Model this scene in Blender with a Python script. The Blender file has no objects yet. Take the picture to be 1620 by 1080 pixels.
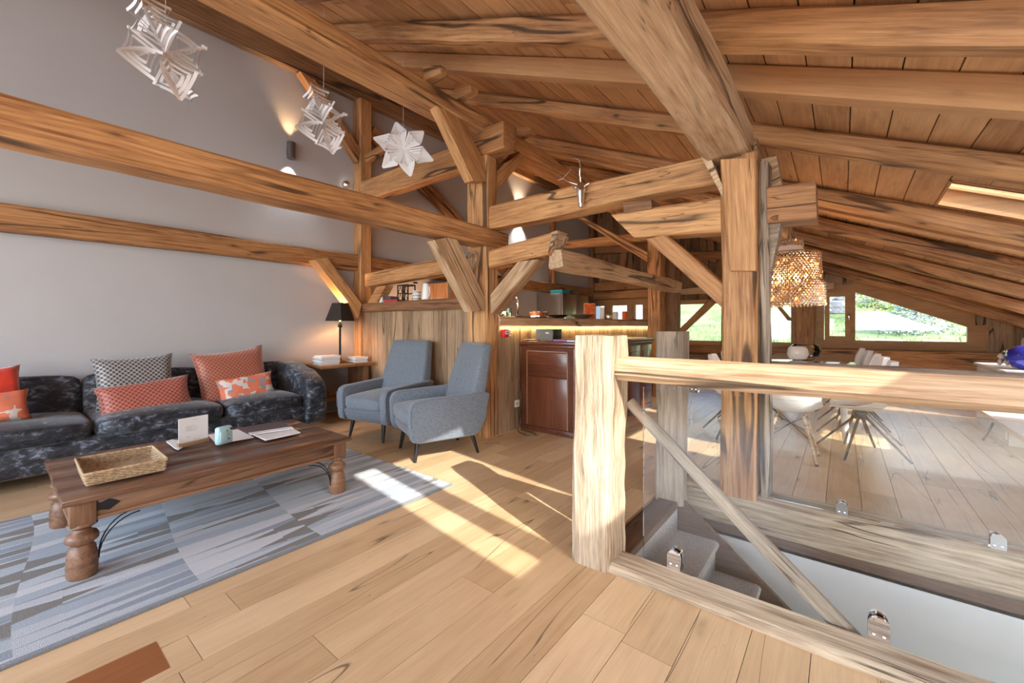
import bpy, bmesh, math, random
from mathutils import Vector, Matrix, noise
C = bpy.context.scene.collection
R = math.radians
rnd = random.Random(7)
YAW = math.atan2(523, 660)
SN, CS = math.sin(YAW), math.cos(YAW)
EYE = 1.2

# ------------------------------------------------------------------ camera, sky, sun, exposure
sc = bpy.context.scene
cd = bpy.data.cameras.new('camera'); cam = bpy.data.objects.new('camera', cd); C.objects.link(cam)
cam.location = (0, 0, EYE); cam.rotation_euler = (R(90), 0, YAW)
cd.sensor_width = 36; cd.lens = 36 * 660 / 1620; cd.shift_y = -25 / 1620; cd.clip_start = .02; cd.clip_end = 300
sc.camera = cam
sc.view_settings.view_transform = 'Standard'; sc.view_settings.look = 'None'
sc.view_settings.gamma = 1; sc.view_settings.use_curve_mapping = False
sc.view_settings.exposure = 0.62
sc.cycles.use_denoising = True
sc.cycles.max_bounces = 12; sc.cycles.diffuse_bounces = 6; sc.cycles.transmission_bounces = 8
sc.cycles.transparent_max_bounces = 16; sc.cycles.sample_clamp_indirect = 6
SUN_AZ = Vector((.935, -.355)); SUN_EL = R(35)
w = bpy.data.worlds.new('sky'); sc.world = w; w.use_nodes = True
nt = w.node_tree; nt.nodes.clear()
sky = nt.nodes.new('ShaderNodeTexSky'); sky.sky_type = 'NISHITA'; sky.sun_disc = False
sky.sun_elevation = SUN_EL; sky.sun_rotation = math.atan2(SUN_AZ.x, SUN_AZ.y); sky.air_density = 1.0; sky.dust_density = 1.5
bg = nt.nodes.new('ShaderNodeBackground'); bg.inputs[1].default_value = 0.95
wo = nt.nodes.new('ShaderNodeOutputWorld')
nt.links.new(sky.outputs[0], bg.inputs[0]); nt.links.new(bg.outputs[0], wo.inputs[0])
sl = bpy.data.lights.new('sun', 'SUN'); sl.energy = 6.5; sl.angle = R(.6); sl.color = (1, .95, .88)
so = bpy.data.objects.new('sun', sl); C.objects.link(so)
so.rotation_euler = Vector((SUN_AZ.x * math.cos(SUN_EL), SUN_AZ.y * math.cos(SUN_EL), math.sin(SUN_EL))).to_track_quat('Z', 'Y').to_euler()
def area(name, loc, target, sx, sy, power, col):
    l = bpy.data.lights.new(name, 'AREA'); l.shape = 'RECTANGLE'; l.size = sx; l.size_y = sy; l.energy = power; l.color = col
    o = bpy.data.objects.new(name, l); C.objects.link(o); o.location = loc
    o.rotation_euler = (Vector(loc) - Vector(target)).to_track_quat('Z', 'Y').to_euler(); return o
# added fill lamps standing for daylight, just inside the assumed rear windows
area('window_daylight', (-2.6, -3.3, 1.7), (-2.6, 4, 1.9), 4.6, 2.4, 130, (.80, .90, 1))
area('window_daylight', (1.7, -3.3, 1.15), (0.5, 6, 1.2), 3.0, 1.4, 130, (1, .97, .93))

area('lower_floor_daylight', (2.75, 2.6, -1.3), (-1, 2.6, -.7), 1.0, 1.6, 42, (.93, .97, 1))  # unseen lamp added to brighten the stairwell walls and carpet

# ------------------------------------------------------------------ pixel rays onto planes of the room
def ray(u, v):
    a = (u - 810) / 660; b = (515 - v) / 660
    return Vector((-SN + CS * a, CS + SN * a, b))
def PX(u, v, x): d = ray(u, v); t = x / d.x; return Vector((x, d.y * t, EYE + d.z * t))
def PY(u, v, y): d = ray(u, v); t = y / d.y; return Vector((d.x * t, y, EYE + d.z * t))
def PZ(u, v, z): d = ray(u, v); t = (z - EYE) / d.z; return Vector((d.x * t, d.y * t, z))

# ------------------------------------------------------------------ materials
MATS = {}
def node_mat(name):
    m = bpy.data.materials.new(name); m.use_nodes = True; nt = m.node_tree
    return m, nt, nt.nodes['Principled BSDF']
def mathn(nt, op, a, b=None, clamp=False):
    n = nt.nodes.new('ShaderNodeMath'); n.operation = op; n.use_clamp = clamp
    for i, x in enumerate((a, b)):
        if x is None: continue
        if isinstance(x, (int, float)): n.inputs[i].default_value = x
        else: nt.links.new(x, n.inputs[i])
    return n.outputs[0]
def ramp(nt, fac, stops, interp='LINEAR'):
    n = nt.nodes.new('ShaderNodeValToRGB'); cr = n.color_ramp; cr.interpolation = interp
    while len(cr.elements) < len(stops): cr.elements.new(.5)
    for e, (p, c) in zip(cr.elements, stops): e.position = p; e.color = (*c, 1) if len(c) == 3 else c
    nt.links.new(fac, n.inputs[0]); return n.outputs[0]
def noisen(nt, vec, scale=5, detail=3, rough=.5, dist=0):
    n = nt.nodes.new('ShaderNodeTexNoise'); n.inputs['Scale'].default_value = scale; n.inputs['Detail'].default_value = detail
    n.inputs['Roughness'].default_value = rough; n.inputs['Distortion'].default_value = dist
    if vec is not None: nt.links.new(vec, n.inputs['Vector'])
    return n.outputs['Fac']
def mapn(nt, vec, scale, loc=(0, 0, 0)):
    n = nt.nodes.new('ShaderNodeMapping'); n.inputs['Scale'].default_value = scale; n.inputs['Location'].default_value = loc
    nt.links.new(vec, n.inputs['Vector']); return n.outputs[0]
def mixc(nt, fac, a, b, mode='MIX'):
    n = nt.nodes.new('ShaderNodeMix'); n.data_type = 'RGBA'; n.blend_type = mode
    if isinstance(fac, (int, float)): n.inputs[0].default_value = fac
    else: nt.links.new(fac, n.inputs[0])
    for i, x in ((6, a), (7, b)):
        if isinstance(x, tuple): n.inputs[i].default_value = (*x, 1)
        else: nt.links.new(x, n.inputs[i])
    return n.outputs[2]
def objvec(nt, spread=37.0):
    tc = nt.nodes.new('ShaderNodeTexCoord'); oi = nt.nodes.new('ShaderNodeObjectInfo')
    r = mathn(nt, 'MULTIPLY', oi.outputs['Random'], spread)
    cb = nt.nodes.new('ShaderNodeCombineXYZ')
    for i in range(3): nt.links.new(r, cb.inputs[i])
    va = nt.nodes.new('ShaderNodeVectorMath'); va.operation = 'ADD'
    nt.links.new(tc.outputs['Object'], va.inputs[0]); nt.links.new(cb.outputs[0], va.inputs[1])
    return va.outputs[0], oi.outputs['Random']
def bump(nt, bs, h, strength, dist=.01):
    b = nt.nodes.new('ShaderNodeBump'); b.inputs['Strength'].default_value = strength; b.inputs['Distance'].default_value = dist
    nt.links.new(h, b.inputs['Height']); nt.links.new(b.outputs[0], bs.inputs['Normal'])
def wood(name, light, dark, rough=.6, var=.25, knots=.8, cracks=1.0, grain=1.0, coat=0, gscale=1.0, bstr=.35, rings=.5, ctr=1.1):
    """timber whose length runs along local X"""
    m, nt, bs = node_mat(name)
    v, rd = objvec(nt)
    g1 = noisen(nt, mapn(nt, v, (1.0 * gscale, 22 * gscale, 22 * gscale)), 1.6, 5, .65, .7)
    fine = noisen(nt, mapn(nt, v, (4 * gscale, 110 * gscale, 110 * gscale)), 1.0, 3, .65, .3)
    blot = noisen(nt, mapn(nt, v, (1.1, 3.0, 3.0)), 1.5, 3, .6)
    wv = nt.nodes.new('ShaderNodeTexWave'); wv.wave_type = 'BANDS'; wv.bands_direction = 'Z'
    wv.inputs['Scale'].default_value = 11 * gscale; wv.inputs['Distortion'].default_value = 16; wv.inputs['Detail'].default_value = 2.5
    wv.inputs['Detail Scale'].default_value = .55
    nt.links.new(mapn(nt, v, (.16, .8, .8)), wv.inputs['Vector'])
    f = mathn(nt, 'ADD', mathn(nt, 'MULTIPLY', g1, 1.15 * grain), mathn(nt, 'MULTIPLY', wv.outputs['Fac'], .26 * grain * rings))
    f = mathn(nt, 'ADD', f, mathn(nt, 'MULTIPLY', mathn(nt, 'SUBTRACT', fine, .5), .65 * grain))
    f = mathn(nt, 'ADD', f, mathn(nt, 'MULTIPLY', mathn(nt, 'SUBTRACT', blot, .5), .8))
    f = mathn(nt, 'ADD', f, .46 - (.575 + .13 * rings) * grain)
    f = mathn(nt, 'ADD', f, mathn(nt, 'MULTIPLY', mathn(nt, 'SUBTRACT', rd, .5), var), True)
    fc = mathn(nt, 'ADD', mathn(nt, 'MULTIPLY', mathn(nt, 'SUBTRACT', f, .42), ctr), .40, True)
    col = ramp(nt, fc, [(.12, tuple(min(.9, x * 1.08) for x in light)), (.5, tuple((a * 1.1 + b) / 2.1 for a, b in zip(light, dark))), (.8, dark), (1, tuple(x * .5 for x in dark))])
    if knots:
        vo = nt.nodes.new('ShaderNodeTexVoronoi'); vo.inputs['Scale'].default_value = 1.0
        dv = nt.nodes.new('ShaderNodeTexNoise'); dv.inputs['Scale'].default_value = 3; dv.inputs['Detail'].default_value = 2
        nt.links.new(mapn(nt, v, (1, 3, 3)), dv.inputs['Vector'])
        va = nt.nodes.new('ShaderNodeVectorMath'); va.operation = 'MULTIPLY_ADD'; va.inputs[1].default_value = (.35, .35, .35)
        nt.links.new(dv.outputs['Color'], va.inputs[0]); nt.links.new(mapn(nt, v, (2.0, 6.0, 6.0)), va.inputs[2]); nt.links.new(va.outputs[0], vo.inputs['Vector'])
        sc_ = nt.nodes.new('ShaderNodeSeparateColor'); nt.links.new(vo.outputs['Color'], sc_.inputs[0])
        k = ramp(nt, vo.outputs['Distance'], [(.05, (1, 1, 1)), (.085, (.45, .45, .45)), (.15, (.12, .12, .12)), (.26, (0, 0, 0))])
        k = mathn(nt, 'MULTIPLY', k, mathn(nt, 'GREATER_THAN', sc_.outputs[0], .45))
        col = mixc(nt, mathn(nt, 'MULTIPLY', k, knots), col, tuple(x * .22 for x in dark))
    h = f
    if cracks:
        cn = noisen(nt, mapn(nt, v, (.28, 3.6, 3.6)), 1.0, 2.5, .45, .25)
        d = mathn(nt, 'ABSOLUTE', mathn(nt, 'SUBTRACT', cn, .5))
        ck = ramp(nt, d, [(.0, (1, 1, 1)), (.008 * cracks, (.85, .85, .85)), (.016 * cracks, (0, 0, 0))])
        msk = ramp(nt, noisen(nt, mapn(nt, v, (.9, 2, 2), (5, 5, 5)), 1.3, 1), [(.43, (0, 0, 0)), (.50, (1, 1, 1))])
        ck = mathn(nt, 'MULTIPLY', ck, msk)
        c2 = noisen(nt, mapn(nt, v, (1.3, 16, 16), (3, 1, 2)), 1.0, 2, .5, .3)
        d2 = mathn(nt, 'ABSOLUTE', mathn(nt, 'SUBTRACT', c2, .5))
        k2 = ramp(nt, d2, [(0, (.85, .85, .85)), (.012 * cracks, (0, 0, 0))])
        m2 = ramp(nt, noisen(nt, mapn(nt, v, (1.6, 5, 5), (9, 2, 5)), 1.3, 2), [(.57, (0, 0, 0)), (.64, (1, 1, 1))])
        ck = mathn(nt, 'MAXIMUM', ck, mathn(nt, 'MULTIPLY', k2, m2))
        col = mixc(nt, mathn(nt, 'MULTIPLY', ck, .85), col, tuple(x * .1 for x in dark))
        h = mathn(nt, 'SUBTRACT', f, mathn(nt, 'MULTIPLY', ck, 1.5))
    nt.links.new(col, bs.inputs['Base Color'])
    bs.inputs['Roughness'].default_value = rough
    if coat: bs.inputs['Coat Weight'].default_value = coat; bs.inputs['Coat Roughness'].default_value = .18
    bump(nt, bs, h, bstr, .012)
    return m
def plain(name, col, rough=.6, metal=0, bumpn=0, bscale=60, emis=None, es=0, var=0, vscale=4, coat=0, sheen=0, spec=None):
    m, nt, bs = node_mat(name)
    bs.inputs['Base Color'].default_value = (*col, 1); bs.inputs['Roughness'].default_value = rough; bs.inputs['Metallic'].default_value = metal
    tc = nt.nodes.new('ShaderNodeTexCoord')
    if var:
        n = noisen(nt, tc.outputs['Object'], vscale, 4)
        nt.links.new(ramp(nt, n, [(.3, tuple(c * (1 - var) for c in col)), (.7, tuple(min(1, c * (1 + var)) for c in col))]), bs.inputs['Base Color'])
    if bumpn: bump(nt, bs, noisen(nt, tc.outputs['Object'], bscale, 3), bumpn, .004)
    if emis: bs.inputs['Emission Color'].default_value = (*emis, 1); bs.inputs['Emission Strength'].default_value = es
    if coat: bs.inputs['Coat Weight'].default_value = coat
    if sheen: bs.inputs['Sheen Weight'].default_value = sheen
    if spec is not None: bs.inputs['Specular IOR Level'].default_value = spec
    return m

M = {}
M['honey'] = wood('honey_pine', (.64, .35, .15), (.28, .115, .04))
M['amber'] = wood('amber_pine', (.50, .25, .10), (.20, .078, .028))
M['rafter'] = wood('old_rafter', (.56, .30, .13), (.20, .078, .028), knots=.8)
M['sawn'] = wood('sawn_rafter', (.62, .36, .17), (.44, .215, .09), knots=.25, cracks=0, grain=.45)
M['pale'] = wood('pale_timber', (.65, .465, .295), (.30, .165, .08))
M['grey'] = wood('weathered_timber', (.64, .51, .36), (.24, .155, .095), rough=.8, cracks=3.2, bstr=1.0)
M['greyer'] = wood('silvered_timber', (.44, .35, .27), (.18, .125, .085), rough=.85, cracks=2.6, bstr=.9)
M['darkbeam'] = wood('dark_timber', (.33, .19, .10), (.12, .055, .025))
M['barn'] = wood('barn_board', (.43, .29, .18), (.19, .115, .065), rough=.8, var=.35, knots=.8, cracks=.6, bstr=.5)
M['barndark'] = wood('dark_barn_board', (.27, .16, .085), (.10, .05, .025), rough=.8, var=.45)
M['deck'] = wood('ceiling_board', (.66, .39, .19), (.38, .185, .075), knots=.5, cracks=0, grain=.6, var=.3)
M['oak'] = wood('oak_floorboard', (.73, .525, .315), (.42, .255, .12), rough=.3, knots=.8, cracks=.12, grain=.6, var=.5, gscale=1.2, bstr=.05, ctr=.62)
M['oakred'] = wood('red_floorboard', (.34, .13, .045), (.2, .07, .025), rough=.38, knots=.2, cracks=0, grain=.4, bstr=.06)
M['table'] = wood('rosewood_table', (.155, .075, .042), (.06, .025, .014), rough=.33, knots=.2, cracks=.2, grain=.7, bstr=.1, coat=.3)
M['tableleg'] = wood('rosewood_frame', (.25, .13, .07), (.10, .042, .022), rough=.42, knots=.3, cracks=.2, bstr=.15)
M['mahog'] = wood('mahogany', (.19, .06, .03), (.065, .018, .010), rough=.3, knots=.1, cracks=0, grain=.8, bstr=.06, coat=.4)
M['dkstair'] = wood('brown_stringer', (.17, .095, .055), (.08, .042, .024), rough=.6, knots=.2, cracks=.3)
M['winwood'] = wood('window_larch', (.52, .30, .14), (.34, .17, .07), knots=.2, cracks=0, grain=.5)
M['shelf'] = wood('shelf_wood', (.33, .165, .075), (.15, .065, .03), knots=.4, cracks=.3)
M['lightoak'] = wood('stand_wood', (.50, .36, .2), (.36, .24, .12), knots=0, cracks=0, grain=.5)
M['white'] = plain('white_plaster', (.47, .465, .48), .9, bumpn=.25, bscale=7, var=.03, vscale=1.5)
M['grey_wall'] = plain('stair_plaster', (.80, .82, .82), .85, bumpn=.1, bscale=8)
M['peach'] = plain('kitchen_plaster', (.62, .47, .37), .9)
M['blk'] = plain('black_lacquer', (.012, .012, .014), .3)
M['blkmetal'] = plain('black_metal', (.025, .028, .033), .4, metal=.3)
M['chrome'] = plain('chrome', (.85, .85, .87), .08, metal=1)
M['steel'] = plain('brushed_steel', (.6, .58, .55), .28, metal=1)
M['whiteplastic'] = plain('white_plastic', (.85, .85, .84), .3)
M['cream'] = plain('cream_laminate', (.78, .74, .68), .4)
M['paper'] = plain('white_paper', (.86, .86, .87), .8)
M['paperg'] = plain('grey_paper', (.42, .43, .44), .8)
M['armfab'] = None
M['brass'] = plain('aged_brass', (.30, .2, .09), .4, metal=1)
M['iron'] = plain('wrought_iron', (.03, .03, .035), .5, metal=.6)
M['orange'] = plain('orange_print', (.72, .16, .04), .8)

def glass_thin(name, tint=(.985, .995, .99), refl=1.0, rough=0.0):
    m = bpy.data.materials.new(name); m.use_nodes = True; nt = m.node_tree; nt.nodes.clear()
    tr = nt.nodes.new('ShaderNodeBsdfTransparent'); tr.inputs[0].default_value = (*tint, 1)
    gl = nt.nodes.new('ShaderNodeBsdfGlossy'); gl.inputs['Roughness'].default_value = rough; gl.inputs[0].default_value = (refl, refl, refl, 1)
    fr = nt.nodes.new('ShaderNodeFresnel'); fr.inputs[0].default_value = 1.45
    mx = nt.nodes.new('ShaderNodeMixShader'); o = nt.nodes.new('ShaderNodeOutputMaterial')
    nt.links.new(fr.outputs[0], mx.inputs[0]); nt.links.new(tr.outputs[0], mx.inputs[1]); nt.links.new(gl.outputs[0], mx.inputs[2]); nt.links.new(mx.outputs[0], o.inputs[0])
    return m
M['pane'] = glass_thin('pane_glass')
M['bead'] = glass_thin('crystal', (.95, .86, .74), 1.0, .02)
M['tglass'] = glass_thin('table_glass', (.75, .86, .82), 1)

def fabric_tweed(name, c1, c2, scale=260):
    m, nt, bs = node_mat(name); tc = nt.nodes.new('ShaderNodeTexCoord')
    n1 = noisen(nt, mapn(nt, tc.outputs['Object'], (1, 1, .25)), scale, 2); n2 = noisen(nt, mapn(nt, tc.outputs['Object'], (.3, .3, 1)), scale, 2)
    f = mathn(nt, 'MULTIPLY', mathn(nt, 'ADD', n1, n2), .5)
    nt.links.new(ramp(nt, f, [(.4, c1), (.6, c2)]), bs.inputs['Base Color']); bs.inputs['Roughness'].default_value = .95
    bs.inputs['Sheen Weight'].default_value = .25; bump(nt, bs, f, .25, .003); return m
M['armfab'] = fabric_tweed('grey_blue_tweed', (.075, .092, .12), (.22, .25, .295), 420)
def velvet():
    m, nt, bs = node_mat('crushed_velvet'); tc = nt.nodes.new('ShaderNodeTexCoord')
    n = noisen(nt, mapn(nt, tc.outputs['Object'], (1.2, .9, 1.5)), 13, 6, .75, .5)
    n2 = noisen(nt, mapn(nt, tc.outputs['Object'], (1, .5, 1)), 1.6, 2)
    f = mathn(nt, 'ADD', n, mathn(nt, 'MULTIPLY', mathn(nt, 'SUBTRACT', n2, .5), .35))
    nt.links.new(ramp(nt, f, [(.42, (.006, .008, .012)), (.55, (.035, .042, .058)), (.68, (.27, .31, .38))]), bs.inputs['Base Color'])
    bs.inputs['Roughness'].default_value = .55; bs.inputs['Sheen Weight'].default_value = .35; bs.inputs['Sheen Roughness'].default_value = .35
    bump(nt, bs, n, .3, .01); return m
M['velvet'] = velvet()
def dotted(name, base, dot, s=26):
    m, nt, bs = node_mat(name); tc = nt.nodes.new('ShaderNodeTexCoord')
    sx = nt.nodes.new('ShaderNodeSeparateXYZ'); nt.links.new(tc.outputs['Object'], sx.inputs[0])
    a = mathn(nt, 'MULTIPLY', mathn(nt, 'ADD', sx.outputs[0], sx.outputs[2]), s * 6.283)
    b = mathn(nt, 'MULTIPLY', mathn(nt, 'SUBTRACT', sx.outputs[0], sx.outputs[2]), s * 6.283)
    f = mathn(nt, 'MULTIPLY', mathn(nt, 'SINE', mathn(nt, 'MULTIPLY', a, .5)), mathn(nt, 'SINE', mathn(nt, 'MULTIPLY', b, .5)))
    f = mathn(nt, 'ABSOLUTE', f)
    nt.links.new(ramp(nt, f, [(.3, base), (.42, dot)]), bs.inputs['Base Color']); bs.inputs['Roughness'].default_value = .5
    bs.inputs['Sheen Weight'].default_value = .3; bump(nt, bs, f, .4, .004); return m
M['dotgrey'] = dotted('grey_dotted_velvet', (.36, .34, .32), (.045, .045, .055))
M['dotrust'] = dotted('rust_dotted_velvet', (.42, .16, .11), (.25, .03, .018))
M['dotrust2'] = dotted('pale_rust_dotted_velvet', (.40, .16, .10), (.28, .055, .03))
M['red'] = plain('red_velvet', (.62, .035, .012), .6, sheen=.5, var=.25, vscale=9)
def ikat(name, s):
    m, nt, bs = node_mat(name); tc = nt.nodes.new('ShaderNodeTexCoord')
    vo = nt.nodes.new('ShaderNodeTexVoronoi'); vo.inputs['Scale'].default_value = s; vo.distance = 'CHEBYCHEV'
    nt.links.new(tc.outputs['Object'], vo.inputs['Vector'])
    sx = nt.nodes.new('ShaderNodeSeparateColor'); nt.links.new(vo.outputs['Color'], sx.inputs[0])
    c = ramp(nt, sx.outputs[0], [(0, (.68, .12, .03)), (.38, (.62, .56, .52)), (.68, (.22, .22, .25)), (.85, (.70, .14, .04))], 'CONSTANT')
    n = noisen(nt, mapn(nt, tc.outputs['Object'], (1, 1, 6)), 60, 2)
    c = mixc(nt, mathn(nt, 'MULTIPLY', n, .22), c, (.75, .7, .68))
    nt.links.new(c, bs.inputs['Base Color']); bs.inputs['Roughness'].default_value = .9; bump(nt, bs, n, .4, .004); return m
M['ikat'] = ikat('orange_grey_weave', 19)
M['ikat2'] = ikat('orange_grey_diamond_weave', 15)
def rugmat():
    m, nt, bs = node_mat('striped_rug_pile'); tc = nt.nodes.new('ShaderNodeTexCoord')
    sx = nt.nodes.new('ShaderNodeSeparateXYZ'); nt.links.new(tc.outputs['Object'], sx.inputs[0])
    X, Y = sx.outputs[0], sx.outputs[1]
    # columns along Y, wedges across X
    wob = mathn(nt, 'MULTIPLY', mathn(nt, 'SINE', mathn(nt, 'MULTIPLY', X, 2.2)), .06)
    yc = mathn(nt, 'DIVIDE', mathn(nt, 'ADD', Y, wob), .56)
    ci = mathn(nt, 'FLOOR', yc); fy = mathn(nt, 'FRACT', yc)
    r = mathn(nt, 'ADD', mathn(nt, 'ADD', mathn(nt, 'DIVIDE', X, .074), mathn(nt, 'MULTIPLY', fy, .55)), mathn(nt, 'MULTIPLY', ci, .37))
    ri = mathn(nt, 'FLOOR', r); fr = mathn(nt, 'FRACT', r)
    def wn(a, b, k):
        cb = nt.nodes.new('ShaderNodeCombineXYZ'); nt.links.new(a, cb.inputs[0]); nt.links.new(b, cb.inputs[1]); cb.inputs[2].default_value = k
        w_ = nt.nodes.new('ShaderNodeTexWhiteNoise'); w_.noise_dimensions = '3D'; nt.links.new(cb.outputs[0], w_.inputs['Vector']); return w_.outputs['Value']
    v1 = wn(ri, ci, 1.0)
    c = ramp(nt, v1, [(0, (.36, .41, .46)), (.28, (.54, .56, .58)), (.46, (.17, .215, .28)), (.68, (.28, .335, .40)), (.81, (.085, .062, .032))], 'CONSTANT')
    # thin taper: each wedge fades to a neighbour colour on one side
    lim = mathn(nt, 'ADD', mathn(nt, 'MULTIPLY', mathn(nt, 'ADD', mathn(nt, 'MULTIPLY', fy, .6), mathn(nt, 'MULTIPLY', mathn(nt, 'FLOOR', mathn(nt, 'MULTIPLY', fy, 4)), .1)), .95), .03)
    side = mathn(nt, 'GREATER_THAN', fr, lim)
    v2 = wn(ri, ci, 7.0)
    c2 = ramp(nt, v2, [(0, (.44, .48, .52)), (.5, (.56, .57, .58)), (.75, (.30, .36, .43))], 'CONSTANT')
    c = mixc(nt, side, c, c2)
    r2 = mathn(nt, 'ADD', mathn(nt, 'ADD', mathn(nt, 'DIVIDE', X, .13), mathn(nt, 'MULTIPLY', mathn(nt, 'FLOOR', mathn(nt, 'MULTIPLY', mathn(nt, 'FRACT', mathn(nt, 'ADD', yc, .5)), 4)), .10)), mathn(nt, 'MULTIPLY', ci, .61))
    c5 = mathn(nt, 'FLOOR', mathn(nt, 'ADD', yc, .5)); f5 = mathn(nt, 'FRACT', mathn(nt, 'ADD', yc, .5))
    r2i = mathn(nt, 'FLOOR', r2); r2f = mathn(nt, 'FRACT', r2)
    pick = mathn(nt, 'GREATER_THAN', wn(r2i, c5, 3.0), .80)
    half = mathn(nt, 'MULTIPLY', mathn(nt, 'SUBTRACT', .5, mathn(nt, 'ABSOLUTE', mathn(nt, 'SUBTRACT', f5, .5))), .85)
    ol = mathn(nt, 'MULTIPLY', pick, mathn(nt, 'LESS_THAN', mathn(nt, 'ABSOLUTE', mathn(nt, 'SUBTRACT', r2f, .5)), half))
    c = mixc(nt, ol, c, (.085, .064, .034))
    # dark border along the long edge
    bd = mathn(nt, 'GREATER_THAN', mathn(nt, 'ABSOLUTE', X), .835)
    c = mixc(nt, bd, c, (.13, .15, .17))
    n = noisen(nt, tc.outputs['Object'], 320, 3)
    c = mixc(nt, mathn(nt, 'MULTIPLY', n, .45), c, (.12, .13, .14), 'MULTIPLY') if False else mixc(nt, .22, c, ramp(nt, n, [(.3, (.08, .09, .1)), (.7, (.7, .72, .75))]))
    nt.links.new(c, bs.inputs['Base Color']); bs.inputs['Roughness'].default_value = 1; bs.inputs['Sheen Weight'].default_value = .2
    bump(nt, bs, n, .6, .006); return m
M['rug'] = rugmat()
def carpet():
    m, nt, bs = node_mat('stair_carpet'); tc = nt.nodes.new('ShaderNodeTexCoord')
    n = noisen(nt, tc.outputs['Object'], 170, 4, .7)
    nt.links.new(ramp(nt, n, [(.35, (.33, .32, .32)), (.6, (.66, .65, .64))]), bs.inputs['Base Color']); bs.inputs['Roughness'].default_value = 1
    bump(nt, bs, n, .9, .01); return m
M['carpet'] = carpet()
def grassmat():
    m, nt, bs = node_mat('meadow_grass'); tc = nt.nodes.new('ShaderNodeTexCoord')
    n = noisen(nt, tc.outputs['Object'], .8, 8, .7)
    nt.links.new(ramp(nt, n, [(.3, (.07, .12, .03)), (.5, (.15, .215, .065)), (.7, (.26, .29, .13))]), bs.inputs['Base Color']); bs.inputs['Roughness'].default_value = 1
    return m
M['grass'] = grassmat()
M['rock'] = plain('grey_rock', (.17, .165, .17), .95, var=.45, vscale=1.5)
M['leaf'] = plain('spruce_needles', (.34, .40, .37), .9, var=.3, vscale=4)
M['leaf2'] = plain('shrub_leaves', (.20, .30, .07), .9, var=.4, vscale=3)
M['bark'] = plain('bark', (.14, .09, .06), .9)

# ------------------------------------------------------------------ object helpers
def link(name, me, mat=None, parent=None, loc=None, smooth=False):
    o = bpy.data.objects.new(name, me); C.objects.link(o)
    if mat is not None: me.materials.append(mat) if not me.materials else None
    if parent is not None: o.parent = parent
    if loc is not None: o.location = loc
    if smooth:
        for p in me.polygons: p.use_smooth = True
    return o
def bm_obj(name, bm, mat=None, parent=None, loc=None, smooth=False, sharp=None):
    bmesh.ops.recalc_face_normals(bm, faces=bm.faces)
    me = bpy.data.meshes.new(name); bm.to_mesh(me); bm.free()
    o = link(name, me, mat, parent, loc, smooth)
    if smooth and sharp: me.set_sharp_from_angle(angle=R(sharp))
    return o
def tag(o, label, cat, group=None):
    o['label'] = label; o['category'] = cat
    if group: o['group'] = group
    return o
def thing(name, label, cat, loc=(0, 0, 0), rz=0, group=None):
    o = bpy.data.objects.new(name, None); C.objects.link(o); o.location = loc; o.rotation_euler = (0, 0, rz)
    o.empty_display_size = .1
    return tag(o, label, cat, group)
def struct(o): o['kind'] = 'structure'; return o
def copy_tree(o, parent=None):
    c = o.copy(); C.objects.link(c)
    if parent is not None: c.parent = parent
    for ch in o.children: copy_tree(ch, c)
    return c
def B(bm, x0, x1, y0, y1, z0, z1, bev=0, seg=2):
    r = bmesh.ops.create_cube(bm, size=1)
    for v in r['verts']: v.co = Vector(((x0 + x1) / 2 + v.co.x * (x1 - x0), (y0 + y1) / 2 + v.co.y * (y1 - y0), (z0 + z1) / 2 + v.co.z * (z1 - z0)))
    if bev:
        es = list({e for v in r['verts'] for e in v.link_edges})
        bmesh.ops.bevel(bm, geom=es, offset=bev, segments=seg, affect='EDGES', profile=.5)
    return r
def box(name, x, y, z, mat, parent=None, bev=0, seg=2, smooth=None):
    """box object with local X along its longest side, origin at its centre"""
    bm = bmesh.new(); d = (x[1] - x[0], y[1] - y[0], z[1] - z[0]); c = Vector(((x[0] + x[1]) / 2, (y[0] + y[1]) / 2, (z[0] + z[1]) / 2))
    k = max(range(3), key=lambda i: d[i])
    if k == 0: dd = d; rot = (0, 0, 0)
    elif k == 1: dd = (d[1], d[0], d[2]); rot = (0, 0, R(90))
    else: dd = (d[2], d[1], d[0]); rot = (0, R(-90), 0)
    B(bm, -dd[0] / 2, dd[0] / 2, -dd[1] / 2, dd[1] / 2, -dd[2] / 2, dd[2] / 2, bev, seg)
    o = bm_obj(name, bm, mat, parent, c, smooth=bool(bev) if smooth is None else smooth, sharp=50)
    o.rotation_euler = rot; return o
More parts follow.
